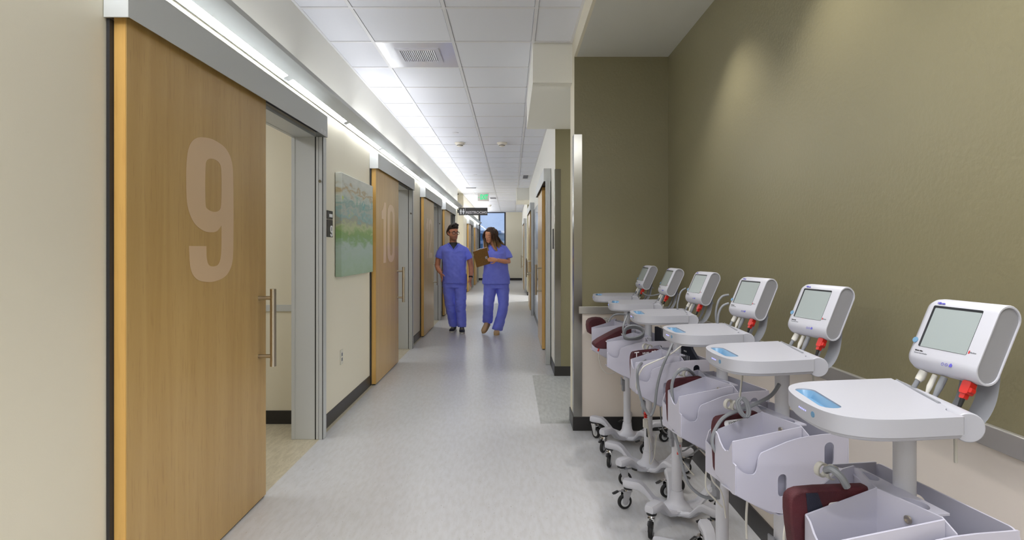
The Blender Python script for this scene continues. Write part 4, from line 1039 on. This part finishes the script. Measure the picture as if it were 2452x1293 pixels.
n2 = E('blood_pressure_cuff', *to_cart(1)); tag(n2, 'plain navy cuff standing behind the pole of the second cart', 'cuff')
B('cuff_body', MB().add(plate([rrect(.125, .16, .008, 3, .065, .80)], .014), frame((-.045, 0, 0), (0, 1, 0), (0, 0, 1))), M['navy'], n2, .004)
n3 = E('blood_pressure_cuff', *to_cart(2)); tag(n3, 'navy cuff with white printed scale behind the pole of the third cart', 'cuff')
B('cuff_body', MB().add(plate([[(-.13, .68), (.15, .70), (.15, .80), (.07, .855), (.06, .90), (.025, .905), (.02, .885), (-.13, .885)]], .014), frame((-.045, 0, 0), (0, 1, 0), (0, 0, 1))), M['navy'], n3, .004)
TN = frame((-.0372, 0, 0), (0, 1, 0), (0, 0, 1))
for z, s in ((.862, .011), (.832, .010)): B('lettering', MB().add(text_mesh('I I II I II' if z > .85 else 'INDEX', s, .0006, .0002), TN @ Matrix.Translation((.015, z, 0))), M['print_white'], n3)
for k in range(5): B('printed_line', MB().box(-.0375, -.0368, -.01 + .016 * k, -.006 + .016 * k, .79 - .012 * k * .3, .815), M['print_white'], n3)

# ------------------------------------------------------------------ people
def remeshed(mb, name, m, parent, voxel, smooth=3, fn=None, cut=None):
    me = mb.mesh(name, m)
    o = bpy.data.objects.new('tmp', me); C.objects.link(o)
    md = o.modifiers.new('r', 'REMESH'); md.mode = 'VOXEL'; md.voxel_size = voxel
    sm = o.modifiers.new('s', 'SMOOTH'); sm.factor = .5; sm.iterations = smooth
    r = evaluated(o); drop(o); bpy.data.meshes.remove(me)
    r.name = name; r.materials.clear(); r.materials.append(m)
    if fn:
        nn = [v.normal.copy() for v in r.vertices]
        for v, n in zip(r.vertices, nn): v.co += n * fn(v.co, n)
    if cut:
        bm = bmesh.new(); bm.from_mesh(r)
        bmesh.ops.delete(bm, geom=[f for f in bm.faces if cut(f.calc_center_median())], context='FACES')
        bm.to_mesh(r); bm.free()
    r.shade_smooth()
    return link(name, r, parent)
def rings_h(L):
    out = []
    for cx, cy, z, rx, ry in L:
        out.append([Vector((cx + rx * (abs(math.cos(a)) ** .8) * (1 if math.cos(a) > 0 else -1), cy + ry * (abs(math.sin(a)) ** .9) * (1 if math.sin(a) > 0 else -1), z)) for a in [2 * PI * i / 24 for i in range(24)]])
    return out
def hand(mb, wr, d, n, thumb, curl=20, spread=.0135, sc=1.0):
    wr, d, n = Vector(wr), Vector(d).normalized(), Vector(n).normalized(); n = (n - d * n.dot(d)).normalized(); s = d.cross(n).normalized()
    mb.tube([wr - d * .02, wr + d * .005, wr + d * .035 * sc, wr + d * .075 * sc, wr + d * .09 * sc], [(.027, .020), (.028, .019), (.036 * sc, .016), (.041 * sc, .014), (.036 * sc, .011)], 12, flat=n)
    for k, (L, off) in enumerate(((.066, 1.5), (.076, .5), (.071, -.5), (.056, -1.5))):
        p = wr + d * (.082 - .004 * abs(off)) * sc + s * (off * spread * 1.42 * sc * thumb); dirv = (d + s * off * .05 * thumb).normalized(); pts = [p - d * .03, p]; rr = [.0092, .0092]
        for q, f in enumerate((.45, .31, .24)):
            ax = s; dirv = Matrix.Rotation(R(-curl * (1 if q else .7)) , 3, ax) @ dirv
            if q == 0 and dirv.dot(n) < 0: pass
            p = p + dirv * L * f * sc; pts.append(p.copy()); rr.append(.0088 - .0011 * q)
        mb.tube(pts, rr, 8)
    b = wr + d * .02 * sc + s * thumb * .022 * sc
    e1 = b + (d * .55 + s * thumb * .75 + n * .25).normalized() * .040 * sc; e2 = e1 + (d * .85 + s * thumb * .35 + n * .3).normalized() * .030 * sc; e3 = e2 + (d * .95 + n * .25).normalized() * .020 * sc
    mb.tube([b - d * .01, b, e1, e2, e3], [.014, .0145, .0112, .0102, .0078], 8)
def head_into(mb, T, fem=False, k=1.0):
    L = [(.0, -.072, -.010, .026), (.012, -.086, .012, .040), (.03, -.090, .038, .051), (.055, -.091, .066, .060), (.085, -.089, .088, .067), (.115, -.086, .102, .0715), (.145, -.089, .108, .074), (.172, -.084, .104, .072), (.197, -.068, .090, .062), (.216, -.044, .066, .045), (.228, -.005, .03, .018)]
    rs = []
    for z, f, b, w in L:
        cy = (f + b) / 2; ry = (b - f) / 2; w = w * ((.78 + .2 * min(1, z / .10)) if fem else 1)
        rs.append([T @ (Vector((w * (abs(math.cos(a)) ** .85) * (1 if math.cos(a) > 0 else -1), cy + ry * math.sin(a), z)) * k) for a in [2 * PI * i / 28 for i in range(28)]])
    mb.loft(rs)
    V_ = lambda *p: T @ (Vector(p) * k)
    mb.tube([V_(0, -.082, .128), V_(0, -.094, .108), V_(0, -.106, .084), V_(0, -.098, .074)], [(q * (.8 if fem else 1)) * k for q in (.007, .008, .0125, .009)], 8)
    for s in (-1, 1):
        mb.tube([V_(s * .010, -.092, .078), V_(s * .016, -.088, .077)], [.008 * k, .006 * k], 6)
        mb.tube([V_(s * .010, -.083, .134), V_(s * .03, -.081, .137), V_(s * .052, -.066, .130)], [(.005 if fem else .0085) * k, (.0055 if fem else .0095) * k, (.004 if fem else .007) * k], 6)
        mb.tube([V_(s * .03, -.074, .088), V_(s * .05, -.06, .092)], [.012 * k, .012 * k], 8)
        mb.tube([V_(s * .070, .012, .080), V_(s * .077, .016, .098), V_(s * .079, .022, .118), V_(s * .073, .020, .126)], [.010 * k, .013 * k, .014 * k, .008 * k], 8)
def face_parts(root, T, k, lid=0.0, fine=False):
    V_ = lambda *p: T @ (Vector(p) * k)
    for s in (-1, 1):
        if fine:
            e = B('eyelid', MB().ell((0, 0, 0), .0125 * k, .010 * k, .0085 * k, T @ Matrix.Translation(Vector((s * .030, -.0785, .113)) * k), 14, 10), M['skin_f'], root)
            B('eyelash', MB().tube([V_(s * .0185, -.0845, .1085), V_(s * .024, -.0880, .1070), V_(s * .031, -.0890, .1065), V_(s * .038, -.0865, .1075), V_(s * .0435, -.081, .1095)], [.0009 * k, .0016 * k, .0018 * k, .0017 * k, .0009 * k], 6), M['hair_dark'], e)
        else:
            e = B('eye', MB().ell((0, 0, 0), .0115 * k, .009 * k, .0085 * k * (1 - lid), T @ Matrix.Translation(Vector((s * .031, -.0795, .114)) * k), 12, 8), M['eye'], root)
            B('iris', MB().ell((0, 0, 0), .0052 * k, .003 * k, .0052 * k * (1 - lid), T @ Matrix.Translation(Vector((s * .031, -.0868, .1135)) * k), 10, 6), M['iris'], e)
        q = .6 if fine else 1
        B('eyebrow', MB().tube([V_(s * .014, -.0915, .138), V_(s * .032, -.0890, .1425), V_(s * .054, -.0735, .135)], [(.003 * k * q, .0034 * k * q), (.003 * k * q, .0042 * k * q), (.002 * k * q, .0022 * k * q)], 8, flat=(0, 0, 1)), M['hair_dark'], root)
    w = .019 if fine else .024; h = 1.05 if fine else .9
    B('mouth', MB().tube([V_(-w, -.083, .049), V_(-w / 2, -.0920, .0512), V_(0, -.0942, .0505), V_(w / 2, -.0920, .0512), V_(w, -.083, .049)], [.0016 * k, .0048 * k * h, .0054 * k * h, .0048 * k * h, .0016 * k], 8), M['lips'], root)
def wrinkle(amp, seed, zs=1.0):
    def f(p, n):
        q = Vector((p.x * 6 + seed, p.y * 6, p.z * 8 * zs + p.x * 6)); w = Vector((p.x * 11 - p.z * 5 + seed, p.y * 9, p.z * 13 * zs))
        return amp * (noise.noise(q) + .5 * noise.noise(q * 2.3 + Vector((3, 1, 7))) + 1.1 * (.32 - abs(noise.noise(w))))
    return f
def shoe(root, T, upper, sole, toe_r=.044, laces=False, open_heel=False):
    def sec(y, w, z0, z1, e=.7):
        return [T @ Vector((w * (abs(math.cos(a)) ** e) * (1 if math.cos(a) > 0 else -1), y, z0 + (z1 - z0) * (.5 + .5 * math.sin(a)))) for a in [2 * PI * i / 16 for i in range(16)]]
    up = MB(); up.loft([sec(.072, .020, .022, .075), sec(.062, .032, .02, .095), sec(.03, .037, .02, .100), sec(-.01, .038, .02, .092), sec(-.05, .042, .02, .074), sec(-.10, .046, .02, .060), sec(-.14, .043, .02, .052), sec(-.165, .033, .022, .042), sec(-.177, .015, .024, .034)])
    so = B('shoe', up, upper, root)
    pl = chaikin([(.036, .07), (.038, .0), (.045, -.09), (.040, -.15), (.018, -.184), (-.018, -.184), (-.040, -.15), (-.045, -.09), (-.038, .0), (-.036, .07), (-.02, .083), (.02, .083)], 2)
    B('sole', MB().prism([tuple(p) for p in pl], .002, .026, T), sole, so)
    if laces:
        for q in range(4):
            y = -.045 - .022 * q; z = .079 - .0055 * q
            B('lace', MB().tube([T @ Vector((-.026, y, z - .012)), T @ Vector((-.012, y - .004, z + .002)), T @ Vector((.012, y + .006, z + .002)), T @ Vector((.026, y, z - .012))], .0042, 6), M['shoe_grey'], so)
    return so

# --- the man
man = E('person', (-.935, 9.12, 0)); tag(man, 'man in blue scrubs and black glasses walking, head turned to the woman', 'person')
TH = Matrix.Translation((-.004, -.022, 1.482)) @ Matrix.Rotation(R(34), 4, 'Z') @ Matrix.Rotation(R(3), 4, 'X')
KM = 1.02
bd = MB()
bd.loft(rings_h([(.02, 0, .80, .14, .09), (.018, 0, .95, .165, .105), (.015, .005, 1.10, .155, .10), (.012, .01, 1.25, .170, .105), (.008, .012, 1.34, .150, .080), (.004, .014, 1.39, .12, .065), (.002, .012, 1.43, .068, .058)]))
bd.tube([(.0, .014, 1.38), (-.002, .008, 1.44), (-.004, .0, 1.50), (-.004, -.004, 1.56)], [.066, .059, .057, .056], 16)
head_into(bd, TH, False, KM)
for pts, rr in (([(-.140, .01, 1.345), (-.200, .015, 1.318), (-.245, .03, 1.20), (-.262, .035, 1.06), (-.240, -.02, 1.02), (-.200, -.075, .965), (-.193, -.083, .952)], [.044, .044, .045, .043, .043, .032, .029]),
                ([(.155, .01, 1.325), (.212, .015, 1.298), (.262, .035, 1.18), (.282, .045, 1.05), (.286, .02, .97), (.282, -.012, .885), (.281, -.016, .872)], [.044, .044, .045, .043, .042, .031, .029])):
    bd.tube(pts, rr, 14)
hand(bd, (-.193, -.083, .952), (.30, -.30, -.9), (.85, .35, .15), 1, 16)
hand(bd, (.281, -.016, .872), (-.06, -.14, -1), (-.95, .15, .1), -1, 13)
for pts in ([(-.075, 0, .88), (-.045, -.02, .45), (.0, .06, .09)], [(.115, 0, .88), (.125, -.05, .45), (.143, -.06, .09)]):
    bd.tube(pts, [.085, .055, .04], 14)
mb_ = remeshed(bd, 'body', M['skin'], man, .0058, 3)
ti = TH.inverted(); at_ = mb_.data.attributes.new('beard', 'FLOAT', 'POINT')
sm_ = lambda a, b, x: max(0.0, min(1.0, (x - a) / (b - a)))
for v in mb_.data.vertices:
    p = (ti @ v.co) / KM
    at_.data[v.index].value = sm_(.075, .058, p.z + max(0, p.y + .02) * -.25) * sm_(-.035, -.012, p.z) * sm_(.045, .015, p.y) * (1 if abs(p.x) < .09 else 0)
face_parts(man, TH, KM, .25)
def headshell(T, k, rows, m, name, root, amp=.0, seed=0, n=28, fem=False):
    mb = MB(); rs = []
    for z, f, b, w in rows:
        cy = (f + b) / 2; ry = (b - f) / 2
        rs.append([T @ (Vector((w * (abs(math.cos(a)) ** .85) * (1 if math.cos(a) > 0 else -1), cy + ry * math.sin(a), z)) * k) for a in [2 * PI * i / n for i in range(n)]])
    mb.loft(rs)
    me = mb.mesh(name, m, True, 70)
    o = link(name, me, root)
    sd = o.modifiers.new('s', 'SUBSURF'); sd.levels = 1; sd.render_levels = 1
    if amp:
        for v in me.vertices: v.co += v.normal * amp * noise.noise(Vector((v.co.x * 45 + seed, v.co.y * 45, v.co.z * 30)))
    return o
headshell(TH, KM, [(.060, .070, .098, .050), (.085, .048, .112, .0725), (.115, .030, .120, .0800), (.140, .012, .123, .0825), (.160, -.045, .121, .083), (.178, -.084, .117, .081), (.200, -.098, .106, .074), (.226, -.096, .090, .062), (.246, -.080, .066, .046), (.256, -.05, .03, .022)], M['hair_dark'], 'hair', man, .012, 3)
qf = MB(); random.seed(21)
for i in range(46):
    u = random.uniform(-1, 1); v = random.uniform(0, 1); x = .060 * u * (1 - .25 * v)
    y0 = -.088 + .15 * v; z0 = .212 + .030 * math.sin(PI * min(1, v * .9 + .25)) - .022 * u * u
    up = .030 * (1 - .55 * v) + random.uniform(-.006, .006)
    qf.tube([TH @ (Vector(p) * KM) for p in ((x, y0 + .012, z0 - .012), (x * 1.04, y0 - .006, z0 + up * .55), (x * 1.06 + .006, y0 + .012, z0 + up), (x * 1.02 + .012, y0 + .040, z0 + up * .8))], [.0085, .0095, .0065, .002], 6)
B('quiff', qf.mesh('quiff', M['hair_dark'], True, 180), None, man)
for s in (-1, 1):
    B('sideburn', MB().ell((0, 0, 0), .0065, .024, .038, TH @ Matrix.Translation(Vector((s * .0690, .008, .132)) * KM) @ Matrix.Rotation(R(-8), 4, 'X'), 12, 8), M['hair_dark'], man)
# spectacles
gl = MB()
for s in (-1, 1):
    pts = [TH @ (Vector((s * .034 + q[0], -.1005 + abs(s * .034 + q[0]) * .10, .113 + q[1])) * KM) for q in rrect(.050, .037, .011, 3)]
    gl.tube(pts, .0033, 6, loop=True)
    gl.tube([TH @ (Vector(p) * KM) for p in ((s * .058, -.094, .121), (s * .074, -.07, .121), (s * .0815, .01, .119), (s * .080, .03, .108))], .0032, 6)
gl.tube([TH @ (Vector(p) * KM) for p in ((-.010, -.100, .118), (0, -.1035, .121), (.010, -.100, .118))], .003, 6)
gls = B('spectacles', gl, M['black'], man)
# undershirt, scrubs, watch, shoes
us = MB(); us.loft(rings_h([(.012, .01, 1.20, .160, .105), (.010, .010, 1.32, .160, .095), (.006, .010, 1.385, .115, .076), (.002, .006, 1.425, .078, .069), (.0, .004, 1.446, .070, .066)])); remeshed(us, 'undershirt', M['print_black'], man, .008, 2)
tp = MB()
tp.loft(rings_h([(.020, -.002, .785, .197, .135), (.019, -.002, .90, .197, .138), (.018, 0, 1.05, .190, .134), (.015, .004, 1.20, .196, .132), (.012, .008, 1.30, .204, .124), (.008, .012, 1.36, .190, .105), (.004, .012, 1.405, .130, .088), (.001, .010, 1.44, .085, .075)]))
tp.tube([(-.105, .01, 1.365), (-.178, .014, 1.335), (-.218, .022, 1.265), (-.238, .030, 1.195)], [.056, .060, .060, .061], 16); tp.tube([(.115, .01, 1.348), (.190, .014, 1.315), (.228, .026, 1.245), (.250, .036, 1.180)], [.056, .060, .060, .061], 16)
wr_ = wrinkle(.0065, 1.3)
def vcut_m(c): return c.y < .02 and c.z > 1.335 and abs(c.x - .016) < .004 + (c.z - 1.335) * .78 or c.z > 1.405 and abs(c.x) < .072
remeshed(tp, 'scrub_top', M['scrubs'], man, .0078, 5, wr_, vcut_m)
vt = MB(); vt.tube([(-.072, -.045, 1.432), (-.040, -.092, 1.395), (.016, -.124, 1.328), (.068, -.092, 1.395), (.078, -.045, 1.425)], [(.009, .004)] * 5, 8, flat=(0, 1, 0)); B('neckline', vt, M['scrub_trim'], man)
tr = MB(); tr.loft(rings_h([(.02, 0, .72, .185, .122), (.02, 0, .80, .182, .120), (.02, 0, .90, .170, .112)]))
tr.tube([(-.070, 0, .82), (-.068, -.005, .66), (-.050, -.018, .46), (-.028, .015, .28), (-.002, .052, .115), (.0, .055, .085)], [.108, .100, .086, .078, .074, .072], 18)
tr.tube([(.108, 0, .82), (.112, -.012, .66), (.122, -.045, .46), (.132, -.05, .28), (.143, -.058, .115), (.143, -.06, .085)], [.104, .098, .086, .078, .072, .070], 18)
remeshed(tr, 'trousers', M['scrubs'], man, .0078, 4, wrinkle(.0075, 8.1, 1.6))
wt = MB(); wt.tube([(.283, -.006, .900), (.2825, -.0125, .878)], [(.0355, .0355)] * 2, 16); B('wrist_watch', wt, M['black'], man, .003)
for T in (Matrix.Translation((.0, .06, 0)) @ Matrix.Rotation(R(-8), 4, 'Z'), Matrix.Translation((.145, -.07, 0)) @ Matrix.Rotation(R(6), 4, 'Z')): shoe(man, T, M['shoe'], M['sole'], laces=True)

# --- the woman
wom = E('person', (-.26, 8.97, 0)); tag(wom, 'woman in blue scrubs with long wavy hair looking down at a clipboard', 'person')
TW = Matrix.Translation((-.068, -.045, 1.452)) @ Matrix.Rotation(R(-30), 4, 'Z') @ Matrix.Rotation(R(17), 4, 'X') @ Matrix.Rotation(R(7), 4, 'Y')
KW = .98
bd = MB()
bd.loft(rings_h([(.025, 0, .80, .155, .10), (.022, 0, .92, .165, .105), (.018, .0, 1.08, .135, .092), (.012, -.005, 1.22, .150, .105), (.006, .0, 1.31, .135, .080), (.0, .006, 1.37, .12, .062), (-.006, .004, 1.405, .06, .05)]))
bd.tube([(-.005, .006, 1.36), (-.018, -.008, 1.42), (-.042, -.028, 1.48), (-.058, -.036, 1.53)], [.056, .049, .048, .048], 16)
head_into(bd, TW, True, KW)
WRI = Vector((.036, -.268, 1.168))
bd.tube([(.10, .005, 1.345), (.150, .008, 1.335), (.190, .01, 1.26), (.215, .0, 1.135), (.165, -.10, 1.142), (.06, -.245, 1.164), (.036, -.268, 1.168)], [.038, .038, .040, .040, .040, .028, .026], 14)
hand(bd, WRI, (-1, .02, .10), (.05, 1, .1), 1, 3, .0125, .95)
bd.tube([(-.10, .0, 1.33), (-.148, .005, 1.315), (-.190, -.01, 1.24), (-.215, -.02, 1.12), (-.205, -.06, 1.11), (-.185, -.125, 1.125), (-.184, -.13, 1.13)], [.038, .038, .040, .040, .039, .028, .026], 14)
hand(bd, (-.184, -.13, 1.13), (.15, -.12, 1), (.2, -1, -.1), 1, 8, .0125, .9)
bd.tube([(.11, 0, .88), (.135, -.03, .45), (.05, -.05, .08)], [.085, .055, .036], 14)
bd.tube([(-.06, 0, .88), (-.098, -.055, .45), (-.118, .085, .175), (-.125, .075, .13)], [.085, .055, .038, .034], 14)
remeshed(bd, 'body', M['skin_f'], wom, .0058, 3)
face_parts(wom, TW, KW, 0, True)
headshell(TW, KW, [(.02, .070, .096, .040), (.06, .045, .112, .062), (.10, .028, .122, .0775), (.135, -.010, .126, .081), (.160, -.052, .124, .0815), (.182, -.074, .118, .079), (.204, -.074, .106, .070), (.224, -.058, .082, .055), (.240, -.025, .045, .030)], M['hair_long'], 'hair_crown', wom, .006, 9)
hr = MB(); random.seed(4)
def lock(p0, p1, p2, p3, r, amp=.012, ph=0):
    base_ = spline([p0, p1, p2, p3], 7); pts = []; rr = []
    for i, p in enumerate(base_):
        t = i / (len(base_) - 1); pts.append(p + Vector((math.sin(ph + t * 8.5), math.cos(ph + t * 8.5), 0)) * amp * t); rr.append((r * (1 - .55 * t ** 2) * (.25 + .75 * math.sin(min(1, t * 2.6) * PI / 2)), r * .7 * (1 - .5 * t) * (.35 + .65 * math.sin(min(1, t * 2.6) * PI / 2))))
    hr.tube(pts, rr, 8)
V = lambda *p: TW @ (Vector(p) * KW)
for i in range(17):     # one side, from the parting over the shoulder
    t = i / 16; y = -.060 + .150 * t; q = random.uniform(-1, 1)
    lock(V(.010 + .02 * t, -.06 + .13 * t, .228), V(.072 + .006 * q, y * .85 - .010, .165), V(.090 + .008 * q, y * .95, .05), Vector((.030 + .105 * t + .015 * q, -.105 + .125 * t, 1.315 + .07 * t + .02 * q)), .021, .020, i * 1.3)
for i in range(14):     # other side
    t = i / 13; y = -.056 + .135 * t; q = random.uniform(-1, 1)
    lock(V(-.002, -.062 + .12 * t, .228), V(-.073 + .005 * q, y * .85 - .008, .160), V(-.088 + .008 * q, y * .95, .05), Vector((-.125 - .022 * t + .015 * q, -.100 + .115 * t, 1.300 + .05 * t + .02 * q)), .020, .020, i * 1.7)
for i in range(9):
    lock(V(-.06 + .015 * i, .075, .20), V(-.065 + .016 * i, .118, .13), V(-.07 + .0175 * i, .112, .03), Vector((-.12 + .032 * i, .065, 1.36)), .028, .010, i)
B('hair_locks', hr.mesh('hair_locks', M['hair_long'], True, 180), None, wom)
tp = MB()
tp.loft(rings_h([(.022, -.004, .787, .222, .145), (.021, -.004, .88, .216, .146), (.018, -.006, 1.02, .196, .138), (.014, -.012, 1.16, .186, .142), (.010, -.010, 1.26, .182, .134), (.004, .0, 1.335, .168, .104), (-.004, .006, 1.385, .115, .078), (-.008, .004, 1.412, .078, .064)]))
tp.tube([(.080, .004, 1.365), (.142, .008, 1.342), (.180, .010, 1.272), (.205, -.002, 1.185)], [.052, .062, .072, .084], 16); tp.tube([(-.085, .0, 1.348), (-.145, .004, 1.322), (-.178, -.008, 1.252), (-.203, -.03, 1.175)], [.052, .060, .068, .078], 16)
def vcut_w(c): return c.y < .02 and c.z > 1.315 and abs(c.x + .002) < .004 + (c.z - 1.315) * .72 or c.z > 1.385 and abs(c.x + .006) < .066
remeshed(tp, 'scrub_top', M['scrubs'], wom, .0078, 5, wrinkle(.0055, 5.7), vcut_w)
vt = MB(); vt.tube([(-.070, -.04, 1.400), (-.042, -.090, 1.365), (-.002, -.128, 1.308), (.040, -.090, 1.365), (.062, -.04, 1.398)], [(.008, .004)] * 5, 8, flat=(0, 1, 0)); B('neckline', vt, M['scrub_trim'], wom)
pk = MB().add(plate([rrect(.095, .16, .006)], .006), frame((.135, -.118, .90), (.95, .30, 0), (0, 0, 1))); B('pocket', pk, M['scrubs'], wom)
tr = MB(); tr.loft(rings_h([(.022, 0, .72, .200, .128), (.022, 0, .80, .195, .126), (.022, 0, .90, .17, .112)]))
tr.tube([(.118, 0, .82), (.128, -.01, .66), (.140, -.03, .46), (.105, -.04, .28), (.048, -.05, .10), (.042, -.05, .062)], [.110, .098, .082, .080, .084, .086], 18)
tr.tube([(-.072, 0, .82), (-.080, -.02, .66), (-.098, -.055, .46), (-.108, .01, .31), (-.118, .085, .20), (-.121, .095, .165)], [.110, .100, .085, .080, .082, .084], 18)
remeshed(tr, 'trousers', M['scrubs'], wom, .0078, 4, wrinkle(.006, 2.2, 1.3))
shoe(wom, Matrix.Translation((.036, -.06, 0)) @ Matrix.Rotation(R(-3), 4, 'Z'), M['clog'], M['clog'])
shoe(wom, Matrix.Translation((-.125, .055, .088)) @ Matrix.Rotation(R(-20), 4, 'Z') @ Matrix.Rotation(R(26), 4, 'X'), M['clog'], M['clog'])
br = MB().tube([WRI + Vector((.034, -.003 + .04, -.006)) + Vector((.004, 0, 0)), WRI + Vector((.041, -.003 + .026, -.006)) + Vector((.004, 0, 0))], .001, 6) if False else torus(MB(), WRI + Vector((.030, .031, -.004)), .0315, .0022, (.78, -.62, .05)); B('bracelet', br, M['print_white'], wom)
# --- the clipboard
cb = E('clipboard', (-.455, 8.725, 1.205)); tag(cb, 'brown clipboard held out by the woman, its back showing', 'clipboard')
a, b = Vector((.195, .03, .058)), Vector((.12, .16, -.2)); a.normalize(); b = (b - a * b.dot(a)).normalized()
TB = frame((0, 0, 0), a, -b)
B('board', MB().add(plate([rrect(.225, .30, .010, 4)], .004), TB), M['board'], cb)
B('paper_sheet', MB().add(plate([rrect(.212, .278, .002, 2, 0, .016)], .001), TB @ Matrix.Translation((0, 0, -.0028))), M['print_white'], cb)
B('clip', MB().box(-.055, .055, .115, .157, -.012, -.002).box(-.02, .02, .150, .163, -.012, .003), M['chrome'], cb, .002) if False else None
cl = MB().box(-.055, .055, .115, .156, -.012, -.003, TB); cl.box(-.02, .02, .152, .164, -.012, .002, TB); B('clip', cl, M['chrome'], cb, .002)
st = B('sticker', MB().add(plate([rrect(.034, .046, .006)], .0008), TB @ Matrix.Translation((.070, -.022, .0024))), M['print_white'], cb)
B('sticker_mark', MB().add(plate([rrect(.010, .014, .004)], .0008), TB @ Matrix.Translation((.072, -.020, .003))), M['print_grey'], st)
